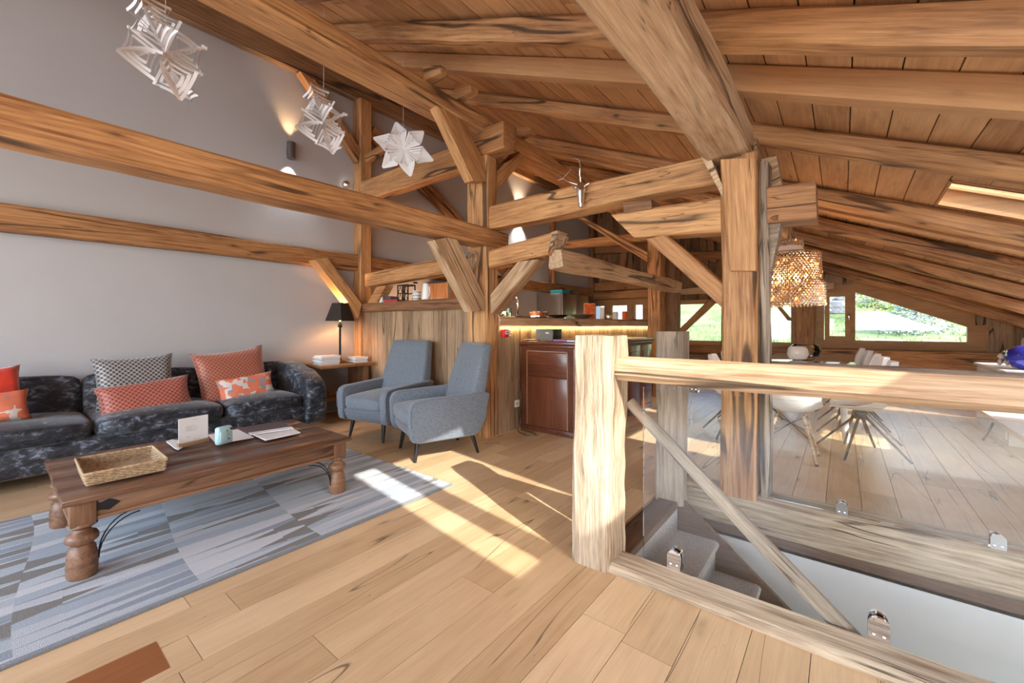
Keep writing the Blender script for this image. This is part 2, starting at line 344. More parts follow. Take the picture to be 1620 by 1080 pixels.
def loft(name, st, et, eb, sb, dvec, mat, parent=None, ch=.018, wob=.006, step=.22, twist=0, seed=None):
    """hewn timber: one face quad (start top, end top, end bottom, start bottom) pushed back by dvec; length = local X"""
    rr = random.Random(seed if seed is not None else hash((round(st.x, 2), round(st.y, 2), round(st.z, 2), round(et.x, 2))) & 65535)
    s = (st + sb) / 2; e = (et + eb) / 2
    org = (s + e) / 2 + dvec / 2
    ex = (e - s).normalized(); ey = dvec.normalized(); ey = (ey - ex * ey.dot(ex)).normalized(); ez = ex.cross(ey)
    mw = Matrix((ex, ey, ez)).transposed().to_4x4(); mw.translation = org; inv = mw.inverted()
    L = (e - s).length; n = max(2, int(L / step) + 1)
    hh = min((st - sb).length, (et - eb).length, dvec.length); ch = min(ch, hh * .28)
    bm = bmesh.new(); rings = []
    ph = [rr.uniform(0, 9) for _ in range(8)]
    for i in range(n + 1):
        f = i / n; T = inv @ st.lerp(et, f); Bm = inv @ sb.lerp(eb, f); D = (inv.to_3x3() @ dvec)
        up = (T - Bm).normalized(); dn = D.normalized()
        j = [wob * (math.sin(ph[k] + f * L * 2.3) * .7 + rr.uniform(-.5, .5)) for k in range(8)]
        if i in (0, n): pass
        pts = [T - up * ch + dn * j[0], T + dn * ch + up * j[1], T + D - dn * ch + up * j[2], T + D - up * ch + dn * j[3],
               Bm + D + up * ch + dn * j[4], Bm + D - dn * ch + up * j[5], Bm + dn * ch + up * j[6], Bm + up * ch + dn * j[7]]
        rings.append([bm.verts.new(p) for p in pts])
    for a, b in zip(rings, rings[1:]):
        for k in range(8): bm.faces.new((a[k], a[(k + 1) % 8], b[(k + 1) % 8], b[k]))
    bm.faces.new(rings[0]); bm.faces.new(rings[-1][::-1])
    bmesh.ops.recalc_face_normals(bm, faces=bm.faces)
    me = bpy.data.meshes.new(name); bm.to_mesh(me); bm.free()
    for p in me.polygons: p.use_smooth = True
    me.set_sharp_from_angle(angle=R(28))
    me.materials.append(mat); o = bpy.data.objects.new(name, me); C.objects.link(o); o.matrix_world = mw
    if parent is not None: o.parent = parent
    return o
def V(*a): return Vector(a)
def tbox(name, x, y, z, mat, parent=None, **k):
    """hewn box timber along its longest side"""
    d = (x[1] - x[0], y[1] - y[0], z[1] - z[0]); a = max(range(3), key=lambda i: d[i])
    if a == 0: return loft(name, V(x[0], y[0], z[1]), V(x[1], y[0], z[1]), V(x[1], y[0], z[0]), V(x[0], y[0], z[0]), V(0, d[1], 0), mat, parent, **k)
    if a == 1: return loft(name, V(x[1], y[0], z[1]), V(x[1], y[1], z[1]), V(x[1], y[1], z[0]), V(x[1], y[0], z[0]), V(-d[0], 0, 0), mat, parent, **k)
    return loft(name, V(x[0], y[0], z[0]), V(x[0], y[0], z[1]), V(x[1], y[0], z[1]), V(x[1], y[0], z[0]), V(0, d[1], 0), mat, parent, **k)
def tqy(name, y, q, depth, mat, parent=None, **k): return loft(name, *[PY(u, v, y) for u, v in q], V(0, depth, 0), mat, parent, **k)
def tqx(name, x, q, depth, mat, parent=None, **k): return loft(name, *[PX(u, v, x) for u, v in q], V(depth, 0, 0), mat, parent, **k)
def tube_bm(bm, pts, rad, n=8, cap=True):
    pts = [Vector(p) for p in pts]; rad = rad if isinstance(rad, (list, tuple)) else [rad] * len(pts)
    t0 = (pts[1] - pts[0]).normalized(); nrm = t0.orthogonal().normalized(); rings = []
    for i, p in enumerate(pts):
        t = (pts[min(i + 1, len(pts) - 1)] - pts[max(i - 1, 0)]).normalized()
        nrm = (nrm - t * nrm.dot(t)).normalized(); b = t.cross(nrm)
        rings.append([bm.verts.new(p + (nrm * math.cos(2 * math.pi * k / n) + b * math.sin(2 * math.pi * k / n)) * rad[i]) for k in range(n)])
    for a, b in zip(rings, rings[1:]):
        for k in range(n): bm.faces.new((a[k], a[(k + 1) % n], b[(k + 1) % n], b[k]))
    if cap: bm.faces.new(rings[0]); bm.faces.new(rings[-1][::-1])
def tube(name, pts, rad, mat, parent=None, n=8, smooth=True):
    bm = bmesh.new(); tube_bm(bm, pts, rad, n); return bm_obj(name, bm, mat, parent, smooth=smooth, sharp=50)
def lathe_bm(bm, prof, n=24, c=(0, 0, 0)):
    rings = []
    for r, z in prof:
        rings.append([bm.verts.new((c[0] + r * math.cos(2 * math.pi * k / n), c[1] + r * math.sin(2 * math.pi * k / n), c[2] + z)) for k in range(n)])
    for a, b in zip(rings, rings[1:]):
        for k in range(n): bm.faces.new((a[k], a[(k + 1) % n], b[(k + 1) % n], b[k]))
    bm.faces.new(rings[0]); bm.faces.new(rings[-1][::-1])
def lathe(name, prof, mat, parent=None, n=24, c=(0, 0, 0)):
    bm = bmesh.new(); lathe_bm(bm, prof, n, c); return bm_obj(name, bm, mat, parent, smooth=True, sharp=45)
def prism(name, poly, axis, a0, a1, mat, parent=None, bev=0, seg=3):
    """polygon in the plane across `axis`, swept from a0 to a1"""
    bm = bmesh.new()
    def p(q, a): return {'x': (a, q[0], q[1]), 'y': (q[0], a, q[1]), 'z': (q[0], q[1], a)}[axis]
    A = [bm.verts.new(p(q, a0)) for q in poly]; Bv = [bm.verts.new(p(q, a1)) for q in poly]
    bm.faces.new(A); bm.faces.new(Bv[::-1])
    n = len(poly)
    for k in range(n): bm.faces.new((A[k], A[(k + 1) % n], Bv[(k + 1) % n], Bv[k]))
    if bev: bmesh.ops.bevel(bm, geom=bm.edges[:], offset=bev, segments=seg, affect='EDGES', profile=.5)
    return bm_obj(name, bm, mat, parent, smooth=bool(bev), sharp=60)
def soft(name, dims, mat, parent=None, loc=(0, 0, 0), rot=(0, 0, 0), bulge=.0, bev=.04, pinch=0):
    """upholstered block"""
    bm = bmesh.new(); x, y, z = dims; B(bm, -x / 2, x / 2, -y / 2, y / 2, -z / 2, z / 2)
    bmesh.ops.subdivide_edges(bm, edges=bm.edges[:], cuts=5, use_grid_fill=True)
    for v in bm.verts:
        fx, fy, fz = v.co.x / (x / 2), v.co.y / (y / 2), v.co.z / (z / 2)
        for k, (d, m_) in enumerate(zip(dims, (fx, fy, fz))): pass
        # round the corners
        q = Vector((max(abs(v.co.x) - (x / 2 - bev), 0), max(abs(v.co.y) - (y / 2 - bev), 0), max(abs(v.co.z) - (z / 2 - bev), 0)))
        if q.length > bev:
            s = bev / q.length
            v.co = Vector([math.copysign(min(abs(v.co[i]), dims[i] / 2 - bev) + q[i] * s, v.co[i]) for i in range(3)])
        w_ = (1 - fx * fx) * (1 - fy * fy)
        v.co.z += math.copysign(bulge * w_, fz) * abs(fz)
    me_o = bm_obj(name, bm, mat, parent, loc, smooth=True)
    me_o.rotation_euler = rot
    s = me_o.modifiers.new('soft', 'SUBSURF'); s.levels = 1; s.render_levels = 1
    return me_o

# ================================================================== THE SHELL
GY = 10.8            # far gable
XL, XR, YB = -5.6, 4.24, -3.4
def zr(x, y): return EYE + 1.24 - .43 * x - .045 * max(0, y - 4)      # underside of the rafters
DK = .17
def zd(x, y): return zr(x, y) + DK                                      # underside of the boards

# ---- floor with the stairwell left open
WX0, WX1, WY0, WY1 = -.93, 2.8, 2.0, 3.2
bm = bmesh.new()
xs = [XL - .1, WX0, WX1, XR + .1]; ys = [YB, WY0, WY1, GY + .1]
g = [[bm.verts.new((x, y, -.022)) for y in ys] for x in xs]
for i in range(3):
    for j in range(3):
        if (i, j) != (1, 1): bm.faces.new((g[i][j], g[i + 1][j], g[i + 1][j + 1], g[i][j + 1]))
r = bmesh.ops.extrude_face_region(bm, geom=bm.faces[:])
for v in r['geom']:
    if isinstance(v, bmesh.types.BMVert): v.co.z = -.26
floor = struct(bm_obj('floor', bm, M['dkstair']))
bw = .19; cols = []
x = XL; near = []; far = []
k = 0
while x < XR - .02:
    x1 = min(x + bw, XR); y = YB - rnd.uniform(0, 1.6)
    while y < GY:
        y1 = y + rnd.choice((1.5, 1.9, 2.1, 2.4, 2.4)); a, b = max(y, YB), min(y1, GY)
        segs = [(a, b)]
        if x1 > -.9 and x < WX1:
            segs = [(p, q) for p, q in ((a, min(b, 1.885)), (max(a, 3.415), b)) if q - p > .02]
        for p, q in segs:
            cx, cy = (x + x1) / 2, (p + q) / 2
            vis = q > -.1 and cx < .36 * q + .4 and not (x < -3.3 and p > 3.6) and not (x1 < -4.7 and q < 2.3)
            (near if vis else far).append((x, x1, p, q))
        y = y1
    x = x1
print('BOARDS', len(near), len(far))
near.sort(key=lambda t: (t[0] + t[1]) ** 2 / 4 + (max(0, t[2])) ** 2)
far += near[296:]; near = near[:296]
for (x0, x1, a, b) in near:
    red = x0 < -2.05 < x1 and False
    box('board', (x0 + .0012, x1 - .0012), (a + .0012, b - .0012), (-.022, 0), M['oak'], floor)
def many_boxes(name, lst, mat, parent, rot_long=True):
    """boxes (centre, size) joined into one part, long side along local X"""
    bm = bmesh.new()
    for bx in lst: B(bm, *bx)
    o = bm_obj(name, bm, mat, parent); o['kind'] = 'stuff'; return o
bm = bmesh.new()
for (x0, x1, a, b) in far: B(bm, a + .0012, b - .0012, -x1 + .0012, -x0 - .0012, -.022, 0)
o = bm_obj('board_field', bm, M['oak'], floor); o.rotation_euler = (0, 0, R(90)); o['kind'] = 'stuff'
# the short red board let into the floor in front of the rug
p0 = PZ(250, 1021, 0); box('board', (-2.045, -1.85), (-.2, p0.y), (-.02, .0012), M['oakred'], floor)

# ---- left wall, right wall, rear wall
prism('wall_left', [(YB, 0), (GY, 0), (GY, zd(XL, GY) + .02), (4, zd(XL, 4) + .02), (YB, zd(XL, 0) + .02)], 'x', XL - .12, XL, M['white'])
struct(bpy.data.objects['wall_left'])
struct(box('wall_right', (XR, XR + .12), (YB, GY), (-.02, 1.1), M['barn']))
bm = bmesh.new()
def wall_cells(bm, xs, y0, y1, zs_of, holes):
    for i in range(len(xs) - 1):
        cx = (xs[i] + xs[i + 1]) / 2; z = 0
        for h in [h for h in holes if h[0] < cx < h[1]] + [None]:
            ze = h[2] if h else zs_of(cx)
            if ze > z: B(bm, xs[i], xs[i + 1], y0, y1, z, ze)
            if h: z = h[3]
wall_cells(bm, [XL, -4.9, -.3, .4, 2.8, XR], YB - .12, YB, lambda x: zd(x, 0) + .3, [(-4.9, -.3, .5, 2.9), (.4, 2.8, .5, 2.1)])
struct(bm_obj('wall_rear', bm, M['white']))
for k, (a, b, c, d) in enumerate(((-4.9, -.3, .5, 2.9), (.4, 2.8, .5, 2.1))):
    bm = bmesh.new()
    for q in ((a, b, c, c + .07), (a, b, d - .07, d), (a, a + .07, c, d), (b - .07, b, c, d), ((a + b) / 2 - .04, (a + b) / 2 + .04, c, d)): B(bm, q[0], q[1], YB - .1, YB - .03, q[2], q[3])
    wn = struct(bm_obj('window_%d' % (k + 6), bm, M['winwood']))  # rear window out of view, made up to go with the fill light
    box('pane', (a + .02, b - .02), (YB - .07, YB - .062), (c + .02, d - .02), M['pane'], wn)

# ---- ceiling: boards, rafters, skylight openings
HOLES = [(.64, 1.84, 4.55, 5.2), (.24, 1.64, .46, 1.55), (1.04, 1.84, 3.08, 3.80), (2.04, 3.24, 6.72, 7.66), (2.04, 3.24, 4.55, 5.2), (2.04, 3.24, 9.0, 9.9), (2.04, 3.44, 5.82, 6.46), (2.04, 3.44, 7.9, 8.78),  (.24, 1.84, -3.1, -1.65), (2.04, 3.24, -3.1, -1.65)]  # unseen openings over the eaves and the rear are added to brighten the room
ceiling = bpy.data.objects.new('ceiling', None); C.objects.link(ceiling); struct(ceiling)
PW = .2; nb = 0
x = .64 - PW * 32
x = .64 - PW * math.floor((.64 - XL) / PW)
xsd = [XL]
while x < XR + .1:
    if x > XL + .01: xsd.append(x)
    x += PW
def roof_board(x0, x1, y0, y1):
    gap = .0035; z00, z10, z01, z11 = zd(x0 + gap, y0), zd(x1 - gap, y0), zd(x0 + gap, y1), zd(x1 - gap, y1)
    j = rnd.uniform(-.002, .003)
    return loft_plank(V(x0 + gap, y0 + .002, z00 + j), V(x1 - gap, y0 + .002, z10 + j), V(x0 + gap, y1 - .002, z01 + j), V(x1 - gap, y1 - .002, z11 + j))
def loft_plank(a, b, c, d):
    cen = (a + b + c + d) / 4; bm = bmesh.new(); up = V(0, 0, .022)
    def l(p): q = p - cen; return V(q.y, -q.x, q.z)
    vs = [bm.verts.new(l(p)) for p in (a, b, d, c)] + [bm.verts.new(l(p + up)) for p in (a, b, d, c)]
    for f in ((0, 1, 2, 3), (4, 5, 6, 7), (0, 1, 5, 4), (1, 2, 6, 5), (2, 3, 7, 6), (3, 0, 4, 7)): bm.faces.new([vs[i] for i in f])
    o = bm_obj('board', bm, M['deck'], ceiling, cen); o.rotation_euler = (0, 0, R(90)); return o
for i in range(len(xsd) - 1):
    x0, x1 = xsd[i], xsd[i + 1]; cx = (x0 + x1) / 2
    ys = [YB, rnd.uniform(-.6, .3), 4, rnd.uniform(6.5, 8.5), GY + .1]
    if cx > -5.0: ys = [YB, rnd.uniform(-.9, .2), rnd.uniform(2.0, 2.9), 4, rnd.uniform(6.5, 8.5), GY + .1]
    for a, b in zip(ys, ys[1:]):
        parts = [(a, b)]
        for hx0, hx1, hy0, hy1 in HOLES:
            if hx0 < cx < hx1:
                np_ = []
                for p, q in parts:
                    if q <= hy0 or p >= hy1: np_.append((p, q)); continue
                    if hy0 - p > .03: np_.append((p, hy0))
                    if q - hy1 > .03: np_.append((hy1, q))
                parts = np_
        for p, q in parts:
            roof_board(x0, x1, p, q); nb += 1
print('ROOF BOARDS', nb)
# roofing felt above the boards
bm = bmesh.new(); gx = sorted({XL - .3, XR + .4} | {h[i] for h in HOLES for i in (0, 1)}); gy = sorted({YB - .3, 4, GY + .5} | {h[i] for h in HOLES for i in (2, 3)})
cell = {}
def gv(i, j, t):
    if (i, j, t) not in cell: cell[(i, j, t)] = bm.verts.new((gx[i], gy[j], zd(gx[i], gy[j]) + .025 + t))
    return cell[(i, j, t)]
def is_hole(i, j):
    cx, cy = (gx[i] + gx[i + 1]) / 2, (gy[j] + gy[j + 1]) / 2
    return any(h[0] < cx < h[1] and h[2] < cy < h[3] for h in HOLES)
for i in range(len(gx) - 1):
    for j in range(len(gy) - 1):
        if is_hole(i, j): continue
        for t in (0, .12): bm.faces.new([gv(a, b, t) for a, b in ((i, j), (i + 1, j), (i + 1, j + 1), (i, j + 1))])
        for (a, b), (di, dj) in ((((i, j), (i + 1, j)), (0, -1)), (((i + 1, j), (i + 1, j + 1)), (1, 0)), (((i, j + 1), (i + 1, j + 1)), (0, 1)), (((i, j), (i, j + 1)), (-1, 0))):
            ni, nj = i + di, j + dj
            if ni < 0 or nj < 0 or ni >= len(gx) - 1 or nj >= len(gy) - 1 or is_hole(ni, nj):
                bm.faces.new([gv(*a, 0), gv(*b, 0), gv(*b, .12), gv(*a, .12)])
bm_obj('roof_lining', bm, M['barndark'], ceiling)
# rafters (far lower edge at y)
RAF = [(-2.5, .16, 'rafter'), (-1.6, .16, 'sawn'), (-.7, .16, 'rafter'), (.05, .14, 'sawn'), (.93, .13, 'sawn'), (1.76, .14, 'rafter'),
       (2.47, .17, 'rafter'), (3.02, .13, 'sawn'), (4.0, .15, 'rafter'), (5.42, .14, 'rafter'), (5.74, .12, 'sawn'), (6.65, .15, 'rafter'), (7.85, .14, 'rafter'), (8.95, .15, 'rafter'), (10.3, .14, 'rafter')]
for y, wd, mt in RAF:
    dz = 0 if mt == 'sawn' else rnd.uniform(-.02, 0)
    wob = 0 if mt == 'sawn' else .012
    xa, xb = XL + .02, XR - .02; ya = y - wd
    if y == .93: xb = XR - .02  # unseen rafter, placed to cut a shadow band into the sun patch
    loft('rafter', V(xa, ya, zd(xa, y) - .004), V(xb, ya, zd(xb, y) - .004), V(xb, ya, zr(xb, y) + dz), V(xa, ya, zr(xa, y) + dz), V(0, wd, 0), M[mt], ceiling, ch=.012 if mt == 'sawn' else .03, wob=wob, step=.35)
# skylights, with frames for the added off-view openings too
for k, (x0, x1, y0, y1) in enumerate(HOLES):
    def sp(x, y, h): return V(x, y, zd(x, y) + h)
    bm = bmesh.new()
    fr = .05
    for (a, b, c, d) in ((x0, x1, y0, y0 + .015), (x0, x1, y1 - .015, y1), (x0, x0 + .015, y0, y1), (x1 - .015, x1, y0, y1)):   # lining of the reveal
        vs = [bm.verts.new(sp(x, y, h)) for h in (-.012, .16) for x, y in ((a, c), (b, c), (b, d), (a, d))]
        for f in ((0, 1, 2, 3), (4, 5, 6, 7), (0, 1, 5, 4), (1, 2, 6, 5), (2, 3, 7, 6), (3, 0, 4, 7)): bm.faces.new([vs[i] for i in f])
    sk = struct(bm_obj('window_%d' % (k + 8), bm, M['winwood']))
    bm = bmesh.new()
    for (a, b, c, d) in ((x0, x1, y0, y0 + fr), (x0, x1, y1 - fr, y1), (x0, x0 + fr, y0, y1), (x1 - fr, x1, y0, y1)):
        vs = [bm.verts.new(sp(x, y, h)) for h in (.13, .175) for x, y in ((a, c), (b, c), (b, d), (a, d))]
        for f in ((0, 1, 2, 3), (4, 5, 6, 7), (0, 1, 5, 4), (1, 2, 6, 5), (2, 3, 7, 6), (3, 0, 4, 7)): bm.faces.new([vs[i] for i in f])
    bm_obj('sash', bm, M['winwood'], sk)
    bm = bmesh.new()
    vs = [bm.verts.new(sp(x, y, h)) for h in (.15, .156) for x, y in ((x0, y0), (x1, y0), (x1, y1), (x0, y1))]
    for f in ((0, 1, 2, 3), (4, 5, 6, 7), (0, 1, 5, 4), (1, 2, 6, 5), (2, 3, 7, 6), (3, 0, 4, 7)): bm.faces.new([vs[i] for i in f])
    bm_obj('pane', bm, M['pane'], sk)

# ---- far gable wall: boards with the windows left open
def pg(u, v): return PY(u, v, GY)
A0, A1 = pg(1072, 541), pg(1256, 478)             # window behind the big post
Bq = [pg(1298, 545), pg(1534, 549)]
WA = (A0.x, A1.x, A0.z, pg(1110, 478).z)
wb0, wb1, wbz0 = Bq[0].x, Bq[1].x, pg(1300, 541).z - .01
zt0, zt1 = pg(1298, 461).z, pg(1532, 517).z; xt0 = pg(1352, 461).x
def ztop(x): return zt0 if x < xt0 else zt0 + (zt1 - zt0) * (x - xt0) / (wb1 - xt0)
K0, K1 = pg(934, 507), pg(1024, 478)
WK = (K0.x, K1.x, K0.z, K1.z)
wall = bpy.data.objects.new('wall_far', None); C.objects.link(wall); struct(wall); wall.location = (0, 0, 0)
x = XL
while x < XR - .01:
    x1 = x + rnd.uniform(.15, .24)
    for e in (WA[0], WA[1], wb0, wb1, WK[0], WK[1]):
        if x < e < x1 - .001 and e - x > .02: x1 = e; break
    x1 = min(x1, XR); cx = (x + x1) / 2; segs = []; z = 0
    hs = []
    if WA[0] < cx < WA[1]: hs.append((WA[2], WA[3]))
    if wb0 < cx < wb1: hs.append((wbz0, ztop(x) + .03))
    if WK[0] < cx < WK[1]: hs.append((WK[2], WK[3]))
    for a, b in hs: segs.append((z, a)); z = b
    segs.append((z, zd(x, GY) + .02))
    for a, b in segs:
        if b - a < .02: continue
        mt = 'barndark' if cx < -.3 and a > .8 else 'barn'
        dy = rnd.uniform(0, .008)
        if b - a > 4 and False: pass
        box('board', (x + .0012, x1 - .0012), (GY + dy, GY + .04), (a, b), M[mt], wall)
    x = x1
struct(box('trim_1', (XL, XR), (GY + .045, GY + .1), (0, .6), M['barndark']))
xp = xt0
struct(prism('trim_2', [(WA[1] - 3.0, WA[3] + .08), (wb0 - .1, max(zt0, WA[3]) + .08), (xt0, zt0 + .08), (wb1 + .3, zt1 - .05), (XR, zt1 - .6), (XR, zd(XR, GY)), (WA[1] - 3.0, zd(WA[1] - 3.0, GY))], 'y', GY + .045, GY + .08, M['barndark']))
# window frames
def frame_bars(name, quads, mat, parent=None, y0=GY - .03, y1=GY + .05):
    """each bar is a quad (4 px corners) on the gable plane with real thickness, joined in one frame"""
    bm = bmesh.new()
    for iq, q in enumerate(quads):
        vs = [bm.verts.new(V(p.x, yy, p.z)) for yy in (y0 - .003 * iq, y1 + .003 * iq) for p in q]
        for f in ((0, 1, 2, 3), (4, 5, 6, 7), (0, 1, 5, 4), (1, 2, 6, 5), (2, 3, 7, 6), (3, 0, 4, 7)): bm.faces.new([vs[i] for i in f])
    return bm_obj(name, bm, mat, parent)
def bar(x0, x1, z0, z1): return [V(x0, 0, z0), V(x1, 0, z0), V(x1, 0, z1), V(x0, 0, z1)]
f = .09
w1 = struct(frame_bars('window_1', [bar(WA[0], WA[1], WA[2] - .05, WA[2] + .05), bar(WA[0], WA[1], WA[3] - .04, WA[3] + .06), bar(WA[0] - .03, WA[0] + .05, WA[2], WA[3]), bar(WA[1] - .05, WA[1] + .03, WA[2], WA[3])], M['winwood']))
box('pane', (WA[0], WA[1]), (GY + .01, GY + .016), (WA[2], WA[3]), M['pane'], w1)
xm = pg(1348, 500).x
def slopebar(x0, x1, za, zb, h): return [V(x0, 0, za - h), V(x1, 0, zb - h), V(x1, 0, zb + .24), V(x0, 0, za + .24)]
w2 = struct(frame_bars('window_2', [bar(wb0 - .06, wb1 + .2, wbz0 - .1, wbz0 + .06), bar(wb0 - .07, wb0 + .06, wbz0, zt0 + .05), bar(xm - .07, xm + .05, wbz0, zt0), bar(wb0, xm, zt0 - .05, zt0 + .12),
      slopebar(xm, wb1 + .06, ztop(xm) + .01, zt1 - .01, .03), bar(wb1 - .03, wb1 + .22, wbz0, zt1 + .03)], M['winwood']))
sx0, sx1 = pg(1300, 500).x + .05, xm - .03
sash = frame_bars('sash', [bar(sx0, sx1, wbz0 + .05, wbz0 + .14), bar(sx0, sx1, zt0 - .12, zt0 - .03), bar(sx0, sx0 + .08, wbz0 + .05, zt0 - .03), bar(sx1 - .08, sx1, wbz0 + .05, zt0 - .03)], M['winwood'], w2, GY - .06, GY + .02)
box('handle', (sx1 - .03, sx1 - .01), (GY - .1, GY - .06), ((wbz0 + zt0) / 2 - .07, (wbz0 + zt0) / 2 + .07), M['chrome'], w2, bev=.004)
box('pane', (sx0, sx1), (GY + .0, GY + .006), (wbz0 + .05, zt0 - .03), M['pane'], w2)
bm = bmesh.new(); pp = [(xm, wbz0), (wb1, wbz0), (wb1, zt1), (xm, ztop(xm) + .02)]
vs = [bm.verts.new((x, y, z)) for y in (GY + .01, GY + .016) for x, z in pp]
for q in ((0, 1, 2, 3), (4, 5, 6, 7), (0, 1, 5, 4), (1, 2, 6, 5), (2, 3, 7, 6), (3, 0, 4, 7)): bm.faces.new([vs[i] for i in q])
bm_obj('pane', bm, M['pane'], w2)
kx = [WK[0], WK[0] + (WK[1] - WK[0]) * .34, WK[0] + (WK[1] - WK[0]) * .74, WK[1]]
w3 = struct(frame_bars('window_3', [bar(WK[0] - .1, WK[1] + .1, WK[2] - .1, WK[2] + .03), bar(WK[0] - .1, WK[1] + .1, WK[3] - .06, WK[3] + .1)] +
       [bar(k - .11, k + .11, WK[2], WK[3]) for k in kx], M['winwood']))
box('pane', (WK[0], WK[1]), (GY + .01, GY + .016), (WK[2], WK[3]), M['pane'], w3)
# sill beams under the windows
def beam(o, label, cat='beam', group=None): return tag(o, label, cat, group)
ps, pe = pg(1072, 545), pg(1290, 551)
beam(tbox('sill_beam', (pg(1050, 550).x, pg(1262, 550).x), (GY - .16, GY - .02), (WA[2] - .24, WA[2] - .06), M['amber']), 'brown timber sill beam under the window behind the tall post')
beam(tbox('sill_beam', (pg(1258, 550).x, pg(1592, 560).x), (GY - .2, GY - .02), (wbz0 - .42, wbz0 - .11), M['amber']), 'reddish timber sill beam under the sloping window at the right')
beam(tbox('wall_log', (pg(1066, 560).x, pg(1150, 565).x), (GY - .2, GY - .02), (WA[2] - .52, WA[2] - .26), M['greyer']), 'silvery grey log low on the far wall under the window sill')

# ================================================================== TIMBER FRAME
H = 'honey'
beam(tbox('timber_post', (-3.26, -2.96), (3.3, 3.49), (0, 3.36), M[H], wob=.008), 'tall honey timber post behind the armchairs that carries the roof truss', 'post')
PT = 3.3
P1 = loft('purlin', V(-2.96, -2.8, 3.50), V(-2.96, 9.6, 3.50 - .16), V(-2.96, 9.6, 3.33 - .16), V(-2.96, -2.8, 3.335), V(-.30, 0, 0), M[H], wob=.006)
beam(P1, 'long honey roof beam crossing above the three paper stars')
P2 = loft('purlin', V(-.5, -1.5, 2.637), V(-.5, 3.42, 2.637), V(-.5, 3.42, 2.345), V(-.5, -1.5, 2.345), V(-.26, 0, 0), M['pale'], wob=.01, ch=.03)
beam(P2, 'thick pale roof beam running overhead into the top of the big post')
beam(loft('purlin', V(-.5, 3.6, 2.637), V(-.5, GY - .02, 2.637 - .3), V(-.5, GY - .02, 2.4 - .3), V(-.5, 3.6, 2.4), V(-.24, 0, 0), M['pale'], wob=.012), 'pale roof beam beyond the big post, above the chandelier')
beam(tbox('wall_plate', (-5.6, -5.49), (YB + .02, GY - .05), (4.47, 4.76), M['darkbeam']), 'dark beam along the top of the white wall under the roof')
BB = beam(tbox('tie_beam', (-3.17, -2.92), (-2.8, 3.62), (2.045, 2.235), M['honey'], wob=.006, ch=.02), 'long honey beam running above the sofa into the truss post')
beam(tbox('wall_beam', (-5.6, -5.46), (YB + .02, GY - .05), (1.995, 2.22), M['amber']), 'brown beam set halfway up the white wall above the sofa')
# posts on the left wall
beam(tbox('wall_post', (-5.6, -5.42), (3.33, 3.53), (0, 4.47), M[H]), 'honey timber post against the white wall beside the table lamp', 'post')
beam(tbox('wall_post', (-5.6, -5.46), (8.5, 8.62), (2.22, 4.45), M[H]), 'slim timber post on the white wall above the fridge', 'post')
beam(tbox('wall_post', (-5.6, -5.44), (10.5, 10.7), (0, 4.4), M['darkbeam']), 'timber post in the far corner of the white wall', 'post')
# truss in the plane y = 3.3
beam(tbox('collar_beam', (-5.42, -3.2), (3.34, 3.5), (2.98, 3.27), M[H]), 'cracked collar beam behind the right paper star, left of the truss post')
beam(tbox('collar_beam', (-3.0, -.6), (3.33, 3.53), (2.24, 2.475), M[H], wob=.009), 'cracked honey beam on which the chrome stag head hangs')
beam(tqy('corbel_beam', 3.26, [(577, 432), (724, 403), (724, 428), (577, 454)], .17, M[H]), 'short cracked beam with a sawn orange end above the shelf with the lantern')
cb = tqy('corbel_beam', 3.26, [(773, 396), (874, 367), (866, 402), (773, 423)], .2, M[H]); beam(cb, 'short beam with a carved nose sticking out right of the truss post')
bm = bmesh.new(); q0 = PY(874, 367, 3.26); q1 = PY(866, 402, 3.26)
prof = [(q1.x - .02, q1.z + .0), (q1.x + .03, q1.z + .05), (q1.x + .06, q1.z + .085), (q0.x + .03, q0.z - .055), (q0.x + .06, q0.z - .03), (q0.x + .05, q0.z + .012), (q0.x - .02, q0.z + .002)]
o = prism('carved_nose', prof, 'y', 3.262, 3.458, M['pale'], None, bev=.006); o.parent = cb; o.matrix_parent_inverse = cb.matrix_world.inverted() if False else (Matrix.Translation(cb.location) @ cb.rotation_euler.to_matrix().to_4x4()).inverted()
beam(tbox('beam_stub', (-3.24, -2.70), (3.27, 3.48), (3.02, 3.30), M['amber']), 'square beam stub with a sawn end at the top of the truss post')
beam(tqx('brace', -2.98, [(712, 150), (784, 288), (747, 286), (690, 163)], -.12, M[H], ch=.01), 'upper brace between the long roof beam and the truss post', 'brace')
beam(tqx('brace', -2.98, [(722, 372), (778, 489), (745, 493), (686, 380)], -.11, M['pale'], ch=.012), 'broad pale brace under the long sofa beam, in front of the wicker heart', 'brace')
beam(tqx('brace', -2.98, [(773, 287), (822, 236), (842, 240), (782, 305)], -.12, M[H], ch=.01), 'small brace right of the truss post under the roof beam', 'brace')
beam(tqy('brace', 3.29, [(775, 466), (818, 414), (850, 410), (777, 498)], .16, M['pale'], ch=.012), 'pale brace under the carved beam nose, right of the truss post', 'brace')
beam(tqy('brace', 3.6, [(789, 440), (812, 414), (830, 414), (790, 470)], .1, M['darkbeam']), 'darker brace hidden behind the pale one right of the truss post', 'brace')
beam(tqx('brace', -5.42, [(500, 128), (572, 235), (566, 256), (474, 112)], -.13, M[H]), 'brace on the white wall running down behind the middle paper star', 'brace')
beam(loft('brace', V(-5.44, 3.6, 4.18), V(-5.44, 6.9, 2.36), V(-5.44, 6.8, 2.16), V(-5.44, 3.5, 3.98), V(-.12, 0, 0), M['amber']), 'long slanting brace on the wall behind the truss post', 'brace')
beam(tqy('brace', 3.36, [(577, 243), (604, 226), (606, 237), (577, 256)], .1, M[H]), 'short stub brace right of the wall post', 'brace')
beam(tqx('brace', -5.30, [(520, 407), (573, 478), (567, 504), (495, 411)], -.16, M['honey'], ch=.03), 'rounded brace lit by the table lamp', 'brace')
